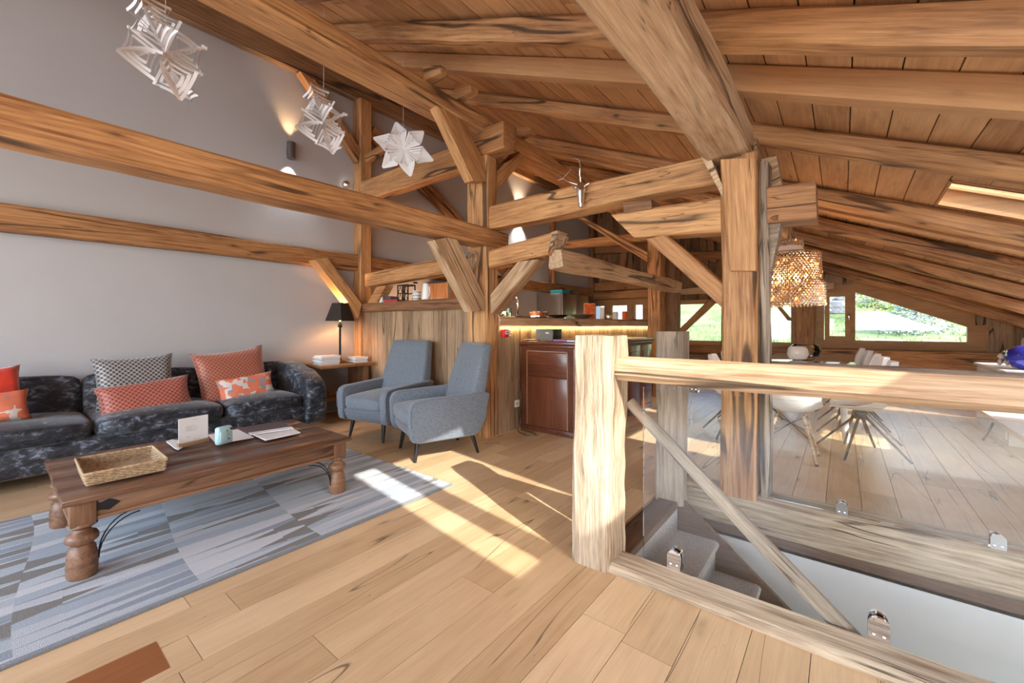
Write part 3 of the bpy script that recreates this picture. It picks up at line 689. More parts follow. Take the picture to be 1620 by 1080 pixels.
beam(tqy('brace', 3.3, [(596, 453), (610, 451), (596, 479), (581, 479)], .12, M[H], ch=.008), 'little brace between the partition cap and the short beam', 'brace')
beam(tbox('tie_beam', (-2.2, -2.05), (3.34, 7.05), (1.74, 1.915), M['pale'], wob=.01), 'pale cracked beam above the bar running back from the carved nose')
for s, (yy, zz) in enumerate(((2.62, 3.50), (3.02, 3.50), (4.02, 3.45))):
    o = loft('wedge_block', V(-2.86, yy - .06, zz + .06), V(-3.1, yy - .06, zz + .15), V(-3.1, yy - .06, zz), V(-2.86, yy - .06, zz), V(0, .10, 0), M[H], ch=.008)
    beam(o, ['small wooden wedge on the long roof beam left of the squared rafter', 'small wooden wedge on the long roof beam under the squared rafter', 'splintered wooden wedge on the roof beam beyond the truss post'][s], 'wedge', 'wedges on the long roof beam')
# partition left of the truss post
beam(tbox('partition_cap', (-5.42, -3.22), (3.3, 3.48), (1.39, 1.515), M['shelf']), 'timber cap of the board partition that serves as a shelf')
pt = bpy.data.objects.new('wall_partition', None); C.objects.link(pt); struct(pt)
x = -5.42
while x < -3.27:
    x1 = min(x + rnd.choice((.15, .19, .22, .25)), -3.26)
    if -3.26 - x1 < .08: x1 = -3.26
    box('board', (x + .002, x1 - .002), (3.37 + rnd.uniform(0, .01), 3.41), (0, 1.39), M['barn'], pt); x = x1
# bar side boards and bar top
bs_ = bpy.data.objects.new('wall_bar', None); C.objects.link(bs_); struct(bs_)
y = 3.49
while y < 8.1:
    y1 = y + rnd.choice((.17, .2, .23)); box('board', (-3.0 + rnd.uniform(-.004, .0), -2.965), (y + .002, y1 - .002), (0, 1.19), M['barn'], bs_); y = y1
beam(tbox('bar_top', (-3.35, -2.94), (3.5, 8.2), (1.185, 1.3), M['pale'], wob=.005), 'thick wooden bar top lit from below, strewn with bowls', 'bar counter')
ledm = plain('led_strip', (1, .8, .45), .5, emis=(1, .70, .30), es=5)
led = box('led_strip', (-2.962, -2.950), (3.52, 8.15), (1.178, 1.183), ledm); tag(led, 'warm light strip under the wooden bar top', 'light')
ll = bpy.data.lights.new('led_glow', 'AREA'); ll.shape = 'RECTANGLE'; ll.size = 4.6; ll.size_y = .012; ll.energy = 9; ll.color = (1, .72, .32)
lo = bpy.data.objects.new('led_glow', ll); C.objects.link(lo); lo.location = (-2.948, 5.83, 1.174); lo.rotation_euler = (0, R(-25), R(90)) if False else (R(0), 0, R(90))
# second truss and big post
beam(tbox('timber_post', (-.665, -.445), (3.17, 3.40), (.03, 2.36), M[H], wob=.008, ch=.02), 'big honey post standing between the stairwell and the dining room', 'post')
beam(loft('post_cheek', PY(1139, 252, 3.08), PY(1155, 428, 3.12), PY(1196, 428, 3.12), PY(1196, 250, 3.08), V(0, .07, 0), M[H], ch=.008, wob=.003), 'split cheek piece fixed to the upper front of the big post', 'post')
beam(tbox('timber_post', (-.44, -.385), (3.22, 3.42), (.03, 2.3), M['greyer'], wob=.01, ch=.015), 'narrow weathered grey strip of timber against the right of the big post', 'post')
c2 = tqy('corbel_beam', 3.2, [(966, 339), (1150, 309), (1150, 366), (1003, 376)], .19, M['honey']); beam(c2, 'short beam with a tapered nose pointing left from the big post')
beam(tqy('corbel_beam', 3.22, [(1213, 296), (1290, 285), (1292, 345), (1214, 352)], .26, M['amber'], ch=.006), 'stout square beam end right of the big post')
beam(tqy('wedge_block', 3.2, [(985, 318), (1030, 314), (1032, 333), (988, 339)], .2, M['shelf'], ch=.012), 'small block wedged between the two beams left of the big post', 'wedge')
beam(tqy('brace', 3.22, [(1054, 372), (1146, 450), (1146, 492), (1021, 378)], .15, M['amber'], ch=.012), 'cracked brace running down from the nosed beam to the big post', 'brace')
beam(tqy('brace', 3.26, [(1215, 353), (1236, 351), (1217, 440), (1208, 445)], .12, M['greyer'], ch=.01), 'weathered brace under the square beam end right of the big post', 'brace')
beam(tqy('knee_brace', 3.1, [(1103, 236), (1118, 236), (1146, 300), (1143, 312)], .2, M['pale']), 'curved knee of wood under the thick roof beam on the left of the big post', 'brace')
beam(tqy('beam_stub', 3.44, [(1203, 250), (1228, 246), (1238, 298), (1214, 318)], .16, M['pale'], ch=.01), 'sawn beam end hanging right of the head of the big post')
beam(tube('peg', [V(-.40, 3.25, 1.91), V(-.33, 3.22, 1.905)], .02, M['shelf'], n=8), 'short wooden peg in the grey timber beside the chandelier', 'peg')
# third truss, at the end of the bar
beam(tqy('timber_post', 7.0, [(1024, 340), (1024, 700), (1045, 700), (1045, 340)], .28, M['honey']), 'timber post at the end of the bar behind the cracked brace', 'post')
beam(tqy('timber_post', 7.4, [(1051, 345), (1051, 690), (1069, 690), (1069, 345)], .28, M['shelf']), 'timber post just behind the end of the bar, next to the window', 'post')
beam(tqy('tie_beam', 6.94, [(893, 382), (1024, 366), (1024, 380), (893, 392)], .2, M['honey']), 'thin beam crossing between the white wall and the post at the bar end')
beam(tqy('brace', 6.9, [(925, 344), (1024, 398), (1024, 414), (912, 345)], .14, M['honey']), 'long thin brace coming down to the post at the bar end', 'brace')
beam(tqy('wall_log', GY - .2, [(905, 392), (1030, 384), (1030, 397), (905, 403)], .18, M['shelf']), 'upper log across the dark far wall behind the bar')
beam(tqy('wall_log', GY - .22, [(918, 450), (1024, 440), (1024, 456), (918, 462)], .2, M['amber']), 'middle log across the far wall above the kitchen window')
beam(tqy('wall_log', GY - .26, [(905, 463), (1028, 457), (1028, 471), (905, 474)], .22, M['honey']), 'curved log just above the kitchen window')
for q, lb in (([(982, 395), (992, 395), (986, 452), (978, 452)], 'leaning timber between the logs of the far wall, left one'), ([(1118, 372), (1128, 372), (1133, 415), (1123, 415)], 'short upright timber on the dark far wall above the cracked brace'), ([(940, 402), (953, 402), (943, 420), (932, 420)], 'little knee brace under the upper far log')):
    beam(tqy('wall_stud', GY - .14, [q[0], q[3], q[2], q[1]], .1, M['shelf']), lb, 'stud')
beam(tqy('wall_log', GY - .2, [(1070, 458), (1120, 452), (1120, 464), (1070, 466)], .16, M['pale']), 'short bright log on the far wall left of the cracked brace')
beam(tqy('wall_log', GY - .16, [(1065, 398), (1145, 396), (1145, 410), (1065, 411)], .12, M['amber']), 'reddish log high on the far wall beside the big post')
beam(tqy('brace', GY - .16, [(1071, 524), (1120, 474), (1131, 479), (1073, 533)], .12, M['honey']), 'slanting timber across the left corner of the far window', 'brace')
beam(tqy('brace', GY - .16, [(1210, 462), (1222, 470), (1254, 507), (1246, 507)][::1], .12, M['amber']), 'slanting timber across the right corner of the far window', 'brace')
beam(tqy('timber_post', GY - .22, [(1258, 440), (1258, 590), (1288, 590), (1288, 440)], .2, M['amber']), 'timber post between the two far windows behind the vase', 'post')
beam(tqy('timber_post', GY - .12, [(1141, 380), (1141, 560), (1152, 560), (1152, 380)], .1, M['shelf']), 'narrow upright seen beside the left edge of the big post', 'post')
beam(tqy('beam_stub', GY - .2, [(1296, 447), (1319, 446), (1319, 456), (1296, 457)], .15, M['pale']), 'small pale beam end above the small window sash')

# ================================================================== STAIRWELL
def rebase(o, root):
    o.parent = root
    rm = Matrix.Translation(root.location) @ root.rotation_euler.to_matrix().to_4x4()
    o.matrix_parent_inverse = rm.inverted(); return o
well = struct(box('wall_stairwell', (-.9, 2.8), (3.2, 3.32), (-2.9, -.24), M['grey_wall']))
struct(box('wall_stairwell_end', (2.8, 2.9), (2.0, 3.3), (-2.9, -.02), M['grey_wall']))
struct(box('wall_stairwell_near', (-.93, 2.8), (1.93, 2.02), (-2.9, -.24), M['grey_wall']))
struct(box('wall_stairwell_head', (-1.1, -.97), (1.95, 3.3), (-2.9, -.26), M['grey_wall']))
struct(box('floor_below', (-1.1, 2.9), (1.9, 3.4), (-3.0, -2.9), M['cream']))
tag(tbox('curb_beam', (-.98, 3.3), (1.885, 2.045), (-.17, .045), M['grey'], wob=.004, ch=.014), 'worn wooden curb beam along the near edge of the stairwell', 'curb')
tag(tbox('curb_beam', (-1.05, 3.3), (3.19, 3.415), (-.20, .05), M['grey'], wob=.004, ch=.03), 'thick weathered curb beam along the far edge of the stairwell', 'curb')
tag(tbox('newel_post', (-1.085, -.88), (1.865, 2.09), (0, 1.15), M['grey'], wob=.014, ch=.022, step=.1), 'rough pale newel post at the near head of the stairs', 'post')
tag(tbox('newel_post', (-1.03, -.85), (2.90, 3.08), (-.02, 1.16), M['greyer'], wob=.010, ch=.018, step=.12), 'rough grey newel post at the far head of the stairs', 'post')
tag(tbox('guard_rail', (-.885, 3.4), (1.93, 2.06), (.928, 1.038), M['pale'], wob=.006, ch=.03), 'heavy pale wooden guard rail running right from the near newel post', 'railing')
tag(tbox('guard_rail', (-.38, 3.4), (3.26, 3.37), (.775, .955), M['greyer'], wob=.006, ch=.025), 'grey wooden guard rail on the far side of the stairwell', 'railing')
hr0, hr1 = V(-.875, 2.09, .80), V(.9, 2.085, -.79); hd = hr1 - hr0
hr = tube('handrail', [V(hd.length * (k / 6 - .5), .006 * math.sin(k * 1.9), .004 * math.cos(k * 2.3)) for k in range(7)], [.029, .032, .034, .033, .035, .034, .033], M['greyer'], n=14)
hr.location = (hr0 + hr1) / 2; hr.rotation_euler = hd.to_track_quat('X', 'Z').to_euler()
tag(hr, 'round wooden handrail pole sloping down into the stairwell', 'handrail')
# stairs
st_ = thing('staircase', 'carpeted staircase going down between brown stringers', 'stairs', (-.9, 2.5, -.2))
run, rise = .235, .192
def carpet_step(i):
    x0 = -.885 + i * run; z = -rise * (i + 1)
    pr = [(x0 - .02, z - .03), (x0 - .02, z), (x0 + run + .0, z), (x0 + run + .022, z - .012), (x0 + run + .027, z - .03), (x0 + run + .015, z - .05), (x0 + run + .005, z - .06), (x0 + run, z - rise), (x0 + run - .02, z - rise)]
    pr = [(x0 - .02, z), (x0 + run, z), (x0 + run + .018, z - .006), (x0 + run + .028, z - .022), (x0 + run + .022, z - .042), (x0 + run + .006, z - .052), (x0 + run, z - rise - .01), (x0 + run - .03, z - rise - .01), (x0 + run - .03, z - .035), (x0 - .02, z - .035)]
    o = prism('tread', pr, 'y', 2.07, 2.935, M['carpet'], None); rebase(o, st_)
for i in range(11): carpet_step(i)
o = prism('riser', [(-.905, -.03), (-.885, -.03), (-.885, -rise - .01), (-.905, -rise - .01)], 'y', 2.07, 2.935, M['carpet']); rebase(o, st_)
def stringer(y0, y1):
    q = [(-.93, .02), (-.86, .02), (-.10, -.60), (1.8, -2.15), (1.8, -2.6), (-.93, -.36)]
    o = prism('stringer', q, 'y', y0, y1, M['dkstair']); rebase(o, st_)
stringer(2.94, 2.975); 
o = prism('stringer', [(-.86, -.26), (-.55, -.26), (1.8, -2.15), (1.8, -2.6), (-.86, -.5)], 'y', 2.04, 2.065, M['dkstair']); rebase(o, st_)
rebase(box('nosing', (-1.0, -.872), (2.105, 2.9), (-.035, .012), M['dkstair'], None, bev=.006), st_)
# glass balustrades
def clamp(x, y, z, rz=0, parent=None, s=1):
    bm = bmesh.new()
    for sgn in (-1, 1):
        n = 14; pts = [(-.028 * s, -.045 * s), (.028 * s, -.045 * s)] + [(.028 * s * math.cos(math.pi * k / n), .012 * s + .028 * s * math.sin(math.pi * k / n)) for k in range(n + 1)]
        a0, a1 = (sgn * .009, sgn * .024)
        A = [bm.verts.new((p[0], a0, p[1])) for p in pts]; Bq_ = [bm.verts.new((p[0], a1, p[1])) for p in pts]
        bm.faces.new(A); bm.faces.new(Bq_[::-1])
        for k in range(len(pts)): bm.faces.new((A[k], A[(k + 1) % len(pts)], Bq_[(k + 1) % len(pts)], Bq_[k]))
    B(bm, -.026 * s, .026 * s, -.012, .012, -.045 * s, -.03 * s)
    o = bm_obj('clamp', bm, M['chrome'], None, (x, y, z), smooth=True, sharp=35); o.rotation_euler = (0, 0, rz)
    if parent: rebase(o, parent)
    for sx in (-.013, .013):
        c = lathe('screw', [(.0055, 0), (.0055, .003), (.003, .004)], M['chrome'], o, 10, (0, 0, 0)); c.rotation_euler = (R(90), 0, 0); c.location = (sx * s, -.024, -.022 * s)
    return o
g1 = tag(box('glass_balustrade', (-.785, 3.3), (2.050, 2.062), (-.05, .893), M['pane']), 'clear glass balustrade pane under the near guard rail', 'glass panel')
g2 = tag(box('glass_balustrade', (-.375, 3.3), (3.245, 3.257), (.052, .78), M['pane']), 'clear glass balustrade pane on the far side of the stairwell', 'glass panel')
g3 = tag(box('glass_balustrade', (-.84, -.67), (3.10, 3.112), (.06, .93), M['pane']), 'narrow glass pane between the far newel post and the big post', 'glass panel')
for uu, vv in ((1068, 902), (1390, 1020)):
    p = PY(uu, vv + 14, 2.056); clamp(p.x, 2.056, .085, 0, g1, 1.1)
clamp(2.0, 2.056, .085, 0, g1, 1.1)
for uu, vv in ((1332, 806), (1578, 857)):
    p = PY(uu, vv + 10, 3.25); clamp(p.x, 3.251, .088, 0, g2)
clamp(1.6, 3.251, .088, 0, g2)
o = clamp(-.82, 3.106, .775, 0, g3)

# ================================================================== LIVING AREA
rug = tag(bm_obj('rug', (lambda bm: (B(bm, -.86, .86, -1.5, 1.5, 0, .012, .004, 1), bm)[1])(bmesh.new()), M['rug'], None, (-3.15, .68, .0)), 'blue-grey striped rug with olive wedges under the coffee table', 'rug')
# coffee table
ct = thing('coffee_table', 'long low rosewood coffee table with turned legs on the striped rug', 'coffee table', (-3.235, .925, .012))
TX0, TX1, TY0, TY1 = -3.70, -2.765, .215, 1.63
def cbox(name, x, y, z, mat, root, **k): return rebase(box(name, x, y, z, mat, None, **k), root)
for i in range(4):
    w_ = (TX1 - TX0) / 4
    cbox('top_board', (TX0 + i * w_ + .0006, TX0 + (i + 1) * w_ - .0006), (TY0, TY1), (.378, .402), M['table'], ct, bev=.003, seg=1)
cbox('top_rim', (TX1 - .002, TX1 + .008), (TY0 - .005, TY1 + .005), (.374, .396), M['table'], ct, bev=.004)
for nm, xx, yy in (('apron', (TX1 - .055, TX1 - .03), (TY0 + .03, TY1 - .03)), ('apron', (TX0 + .03, TX0 + .055), (TY0 + .03, TY1 - .03)), ('apron', (TX0 + .055, TX1 - .055), (TY0 + .03, TY0 + .055)), ('apron', (TX0 + .055, TX1 - .055), (TY1 - .055, TY1 - .03))):
    cbox(nm, xx, yy, (.292, .379), M['tableleg'], ct, bev=.002, seg=1)
    cbox('moulding', (xx[0] - .006, xx[1] + .006), (yy[0] - .006, yy[1] + .006), (.274, .292), M['tableleg'], ct, bev=.005)
legp = [(.030, .262), (.050, .256), (.055, .244), (.040, .234), (.030, .226), (.034, .214), (.052, .205), (.060, .188), (.058, .172), (.040, .158), (.036, .152), (.047, .140), (.054, .10), (.057, .05), (.055, .010), (.050, .0)]
for lx in (TX0 + .065, TX1 - .065):
    for ly in (TY0 + .07, TY1 - .07):
        l = lathe('leg', legp[::-1], M['tableleg'], None, 20); l.location = (lx, ly, .013); rebase(l, ct)
        b_ = box('block', (lx - .045, lx + .045), (ly - .045, ly + .045), (.262, .377), M['tableleg'], None, bev=.003); rebase(b_, ct)
        s = 1 if ly < 1 else -1
        for d in (0, .022):
            pts = []
            for k in range(9):
                a = k / 8 * math.pi / 2
                pts.append(V(lx + .01, ly + s * (.055 + (.13 + d) * (1 - math.cos(a))), .10 + (.17 + d * .3) * math.sin(a) - d))
            rebase(tube('iron_brace', pts, .0035, M['iron'], None, 6), ct)
for yy, s in ((TY0 + .03, 1), (TY1 - .03, -1)):
    q = [(yy, .305), (yy + s * .10, .315), (yy + s * .13, .308), (yy + s * .17, .336), (yy + s * .13, .362), (yy + s * .10, .352), (yy, .365)] if s == 1 else [(yy, .322), (yy - .06, .322), (yy - .075, .338), (yy - .06, .354), (yy, .354)]
    rebase(prism('iron_strap', q, 'x', TX1 - .031, TX1 - .027, M['iron'] if s == 1 else M['brass']), ct)
# sofa
sf = thing('sofa', 'long dark crushed velvet sofa along the white wall', 'sofa', (-5.1, .75, 0))
SX = -5.08
rebase(soft('base', (.93, 3.2, .24), M['velvet'], None, (-5.09, .72, .20), bev=.05), sf)
for a, b in ((-.62, .54), (.54, 1.44), (1.44, 2.19)):
    rebase(soft('seat_cushion', (.80, b - a - .006, .17), M['velvet'], None, (-5.02, (a + b) / 2, .375), bev=.06, bulge=.035), sf)
for a, b in ((-.78, .54), (.54, 1.44), (1.44, 2.36)):
    o = soft('backrest', (.20, b - a + .004, .56), M['velvet'], None, (-5.42, (a + b) / 2, .49), (0, R(-7), 0), bev=.06); rebase(o, sf)
# right arm, a curved slope
pr = [(-5.50, .12), (-4.66, .10), (-4.60, .17), (-4.575, .40), (-4.62, .555), (-4.72, .625), (-4.9, .68), (-5.2, .755), (-5.42, .765), (-5.5, .72)]
o = prism('arm', pr, 'y', 2.19, 2.42, M['velvet'], None, bev=.045, seg=4); rebase(o, sf)
o = prism('arm', pr, 'y', -.92, -.70, M['velvet'], None, bev=.045, seg=4); rebase(o, sf)
for lx in (-5.4, -4.75):
    for ly in (-.75, 2.25): rebase(box('foot', (lx - .03, lx + .03), (ly - .03, ly + .03), (0, .1), M['blk'], None), sf)
# cushions
def pillow(name, w_, h_, t_, mat, loc, rot, label, group, sag=0.0):
    bm = bmesh.new(); n = 14; gr = {}
    for s in (0, 1):
        for i in range(n + 1):
            for j in range(n + 1):
                if s == 1 and (i in (0, n) or j in (0, n)): gr[(1, i, j)] = gr[(0, i, j)]; continue
                a, b = i / n * 2 - 1, j / n * 2 - 1
                pin = 1 - .09 * (1 - b * b) * abs(a) ** 4; pinz = 1 - .10 * (1 - a * a) * abs(b) ** 4
                x = a * w_ / 2 * pin; z = b * h_ / 2 * pinz
                th = t_ / 2 * ((1 - a ** 4) * (1 - b ** 4)) ** .6
                nz = .012 * noise.noise(V(a * 2.3, b * 2.3, loc[1] * 3 + s))
                gr[(s, i, j)] = bm.verts.new((x, (-1 if s == 0 else 1) * (th + nz * (th > .01)), z - sag * (1 - a * a) * (b > .3)))
    for s in (0, 1):
        for i in range(n):
            for j in range(n):
                f = [gr[(s, i, j)], gr[(s, i + 1, j)], gr[(s, i + 1, j + 1)], gr[(s, i, j + 1)]]
                bm.faces.new(f if s == 0 else f[::-1])
    o = bm_obj(name, bm, mat, None, loc, smooth=True); o.rotation_euler = rot
    return tag(o, label, 'cushion', group)
def pil(u0, u1, vt, vb, x, t_, mat, label, tilt=14, ry=0, rzx=0):
    a, b = PX(u0, (vt + vb) / 2, x), PX(u1, (vt + vb) / 2, x); um = (u0 + u1) / 2
    zt, zb = PX(um, vt, x).z, PX(um, vb, x).z
    hh = (zt - zb) / math.cos(R(tilt))
    return pillow('cushion', b.y - a.y, hh, t_, mat, (x, (a.y + b.y) / 2, (zt + zb) / 2), (R(-tilt), R(ry), R(90 + rzx)), label, 'cushions on the velvet sofa')
pil(146, 277, 563, 645, -5.13, .15, M['dotgrey'], 'grey cushion with dark dotted velvet leaning on the sofa back', 14, -2)
pil(150, 304, 603, 656, -4.93, .13, M['dotrust'], 'long rust dotted cushion lying in front of the grey one', 24, -5)
pil(309, 424, 552, 644, -5.10, .16, M['dotrust2'], 'large rust dotted cushion leaning near the sofa arm', 14, -6)
pil(343, 434, 594, 634, -4.95, .13, M['ikat'], 'small orange and grey woven cushion in front of the large rust one', 22, -5)
pil(-85, 36, 582, 650, -5.10, .15, M['red'], 'plain red velvet cushion at the left end of the sofa', 14, -4)
pil(-80, 48, 622, 670, -4.92, .13, M['ikat2'], 'orange and grey diamond cushion in front of the red one', 24, -3)

# armchairs (front = local -Y)
def armchair(loc, rz, label):
    t = thing('armchair', label, 'armchair', (0, 0, 0), 0, 'grey tweed armchairs')
    A = M['armfab']
    side = [(-.378, .26), (-.36, .205), (-.30, .185), (.22, .195), (.29, .235), (.335, .35), (.385, .57), (.30, .585), (-.31, .555), (-.368, .53), (-.388, .46)]
    for s in (-1, 1):
        o = prism('arm', side, 'x', s * .275, s * .36, A, t, bev=.022, seg=3)
        # piping
        pts = [V(s * .362, y, z) for y, z in [(-.375, .33), (-.378, .48), (-.345, .535), (-.30, .548), (.0, .56), (.30, .572)]]
        tube('piping', pts, .004, A, o, 6)
    prism('seat_shell', [(-.34, .24), (-.31, .19), (-.25, .175), (.25, .19), (.31, .26), (.31, .33), (-.33, .33), (-.36, .30)], 'x', -.28, .28, A, t, bev=.015)
    soft('seat_cushion', (.545, .62, .15), A, t, (0, -.075, .40), (R(2), 0, 0), bev=.045, bulge=.015)
    # tapered back
    bm = bmesh.new(); n = 8
    prof = []
    for i in range(n + 1):
        f = i / n; z = .34 + f * .67; y = .22 + f * .17; w_ = .345 - .065 * f ** 1.5
        th = .085 - .03 * f
        prof.append((w_, y, z, th))
    prof.append((.25, .405, 1.028, .025))
    rings = []
    for w_, y, z, th in prof:
        c = min(.03, th * .7); ring = []
        for sx, sy in ((-1, -1), (1, -1), (1, 1), (-1, 1)):
            cx, cy = sx * (w_ - c), y + sy * (th - c)
            a0 = {(-1, -1): 180, (1, -1): 270, (1, 1): 0, (-1, 1): 90}[(sx, sy)]
            for k in range(4): ring.append(bm.verts.new((cx + c * math.cos(R(a0 + k * 30)), cy + c * math.sin(R(a0 + k * 30)), z)))
        rings.append(ring)
    for a, b in zip(rings, rings[1:]):
        for k in range(16): bm.faces.new((a[k], a[(k + 1) % 16], b[(k + 1) % 16], b[k]))
    bm.faces.new(rings[0]); bm.faces.new(rings[-1][::-1])
    bk = bm_obj('backrest', bm, A, t, smooth=True, sharp=70)
    for bz in (.66, .82):
        for bx in (-.11, 0, .11):
            y = .22 + (bz - .34) / .67 * .17 - (.085 - .03 * (bz - .34) / .67)
            lathe('button', [(.011, -.006), (.011, .0), (.007, .005)], A, bk, 10).location = (bx, y + .001, bz)
            bk.children[-1].rotation_euler = (R(90), 0, 0)
    for sx in (-1, 1):
        for y, dy in ((-.27, -.035), (.24, .06)):
            tube('leg', [V(sx * .225, y, .20), V(sx * .25, y + dy, 0)], [.024, .013], M['blk'], t, 10)
    t.location = loc; t.rotation_euler = (0, 0, rz); return t
ac = armchair((-3.05, 2.71, 0), R(-22), 'grey tweed armchair standing in the sun, nearer the stairs')
ac2 = copy_tree(ac); ac2.location = (-3.97, 2.78, 0); ac2.rotation_euler = (0, 0, R(9)); ac2['label'] = 'grey tweed armchair in the shade beside the lamp shelf'

# shelf with lamp and magazines
sh = thing('console_shelf', 'wooden console shelf between the sofa and the partition', 'shelf', (-5.3, 2.95, 0))
cbox('top', (-5.59, -5.03), (2.56, 3.32), (.66, .70), M['shelf'], sh, bev=.003)
cbox('side_panel', (-5.55, -5.12), (3.22, 3.28), (0, .66), M['shelf'], sh); cbox('side_panel', (-5.55, -5.45), (2.60, 2.66), (0, .66), M['shelf'], sh)
cbox('bottom_shelf', (-5.55, -5.1), (2.62, 3.25), (.24, .28), M['shelf'], sh)
tag(box('firewood', (-5.4, -5.2), (2.75, 3.1), (.281, .35), M['barndark'], bev=.01), 'bundle of dark wood on the lower console shelf', 'firewood')
lp = thing('table_lamp', 'table lamp with a black tapered shade on a beaded stem', 'lamp', (-5.33, 2.98, .70))
lathe('base', [(.07, 0), (.072, .012), (.05, .03), (.03, .04), (.022, .055)], M['brass'], lp)
prof = []
for i in range(40):
    z = .055 + i * .0105; prof.append((.0125 + (.0045 if i % 2 else 0), z))
prof += [(.014, .475), (.028, .482), (.032, .492), (.026, .505), (.012, .512), (.03, .522), (.032, .526), (.012, .53), (.010, .56)]
lathe('stem', prof, M['blkmetal'], lp, 14)
bm = bmesh.new()
for z0, r0, z1, r1 in ((.565, .132, .805, .07),):
    a = [bm.verts.new((r0 * sx, r0 * sy, z0)) for sx, sy in ((-1, -1), (1, -1), (1, 1), (-1, 1))]; b = [bm.verts.new((r1 * sx, r1 * sy, z1)) for sx, sy in ((-1, -1), (1, -1), (1, 1), (-1, 1))]
    for k in range(4): bm.faces.new((a[k], a[(k + 1) % 4], b[(k + 1) % 4], b[k]))
o = bm_obj('shade', bm, plain('black_shade', (.03, .022, .018), .8), lp); o.modifiers.new('t', 'SOLIDIFY').thickness = .003; o.rotation_euler = (0, 0, R(20))
bulb = plain('warm_bulb', (1, .7, .4), .4, emis=(1, .45, .12), es=60)
lathe('bulb', [(.008, .56), (.022, .60), (.03, .64), (.02, .67), (.005, .68)], bulb, lp, 14)
pl = bpy.data.lights.new('lamp_glow', 'POINT'); pl.energy = 16; pl.color = (1, .45, .16); pl.shadow_soft_size = .03
po = bpy.data.objects.new('lamp_glow', pl); C.objects.link(po); po.location = (-5.33, 2.98, 1.40)
tag(tube('lamp_cord', [V(-5.28, 3.02, .70), V(-5.18, 3.03, .705), V(-5.025, 3.04, .70), V(-5.02, 3.04, .6), V(-5.04, 3.03, .3), V(-5.06, 3.02, .285)], .003, M['blk'], n=6), 'thin black lamp cord hanging in front of the console shelf', 'cord')
def stack(x, y, n, w_, d_, names, group, seed, mats):
    rr = random.Random(seed); z = .70
    for i in range(n):
        h = rr.choice((.008, .01, .014)); ww = w_ * rr.uniform(.9, 1.0); dd = d_ * rr.uniform(.9, 1)
        m_ = mats[rr.randrange(len(mats))]
        t = box('magazine', (-dd / 2, dd / 2), (-ww / 2, ww / 2), (0, h), M['paper'], None)
        t.location = (x + rr.uniform(-.008, .008), y + rr.uniform(-.012, .012), z + h / 2); t.rotation_euler = (0, 0, R(90) * (1 if ww > dd else 0) + R(rr.uniform(-5, 5)))
        cv = box('cover', (-dd / 2 - .001, dd / 2 + .001), (-ww / 2 - .001, ww / 2 + .001), (0, .0016), m_, None); cv.parent = t; cv.location = (0, 0, h / 2 + .0005); cv.rotation_euler = (0, 0, 0)
        tag(t, names % ('bottom one' if i == 0 else 'top one' if i == n - 1 else ['second', 'third', 'fourth', 'fifth', 'sixth', 'seventh', 'eighth', 'ninth', 'tenth'][i - 1] + ' from below'), 'magazine', group); z += h + .0022
covers = [M['paperg'], M['paper'], plain('dark_cover', (.08, .08, .1), .5), plain('blue_cover', (.2, .28, .38), .5)]
stack(-5.27, 2.76, 9, .27, .21, 'white-edged magazine in the stack left of the lamp, %s', 'magazines left of the lamp', 3, covers)
stack(-5.27, 3.19, 6, .20, .24, 'grey magazine in the low stack right of the lamp, %s', 'magazines right of the lamp', 5, covers)
# things on the coffee table
TZ = .415
def on_table(u, v): return PZ(u, v, TZ)
bk = thing('basket', 'rectangular woven rattan tray on the coffee table', 'basket', (0, 0, 0))
q = [on_table(133, 770), on_table(258, 744), on_table(246, 722), on_table(121, 744)]
cx = sum((p for p in q), V(0, 0, 0)) / 4; ux = (q[1] - q[0]); uy = (q[3] - q[0]); lx_, ly_ = ux.length, max(.17, uy.length)
ratt = plain('rattan', (.42, .30, .18), .8, var=.4, vscale=60)
bk.location = (cx.x, cx.y, TZ); bk.rotation_euler = (0, 0, math.atan2(ux.y, ux.x))
def rrect(hx, hy, z, r=.02, wav=0, ph=0, n=100):
    pts = []; per = [(hx, -hy), (hx, hy), (-hx, hy), (-hx, -hy)]
    for s in range(4):
        a, b = V(*per[s], 0), V(*per[(s + 1) % 4], 0); m_ = n // 4
        for k in range(m_):
            p = a.lerp(b, k / m_); nn = V((b - a).y, -(b - a).x, 0).normalized(); p = p + nn * wav * math.sin((k + ph) * math.pi / 2)
            pts.append(V(p.x, p.y, z))
    return pts
for i in range(8):
    bm = bmesh.new(); pts = rrect(lx_ / 2 + i * .001, ly_ / 2 + i * .001, .006 + i * .0068, wav=.003, ph=1 if i % 2 else 3, n=120); pts.append(pts[0]); tube_bm(bm, pts, .0036, 5, False); bm_obj('weave_strand', bm, ratt, bk, smooth=True)
bm = bmesh.new(); pts = rrect(lx_ / 2 + .01, ly_ / 2 + .01, .062, n=40); pts.append(pts[0]); tube_bm(bm, pts, .007, 6, False); bm_obj('rim', bm, ratt, bk, smooth=True)
box('base', (-lx_ / 2, lx_ / 2), (-ly_ / 2, ly_ / 2), (.001, .005), ratt, bk)
tag(box('paper_slip', (cx.x - .03, cx.x + .02), (cx.y - .07, cx.y + .07), (TZ + .006, TZ + .012), M['paper']), 'white paper slip lying in the woven tray', 'paper')
a, b = on_table(281, 709), on_table(330, 698)
cs = thing('card_stand', 'white printed card standing in a small wooden holder', 'card', ((a + b) / 2), math.atan2((b - a).y, (b - a).x)); L = (b - a).length
box('holder', (-L / 2, L / 2), (-.012, .014), (0, .028), M['lightoak'], cs, bev=.002)
cdz = box('card', (-L / 2 + .004, L / 2 - .004), (-.0015, .0015), (.012, .185), M['paper'], cs); cdz.rotation_euler = (R(-4), R(-90), 0) if False else cdz.rotation_euler
bm = bmesh.new()
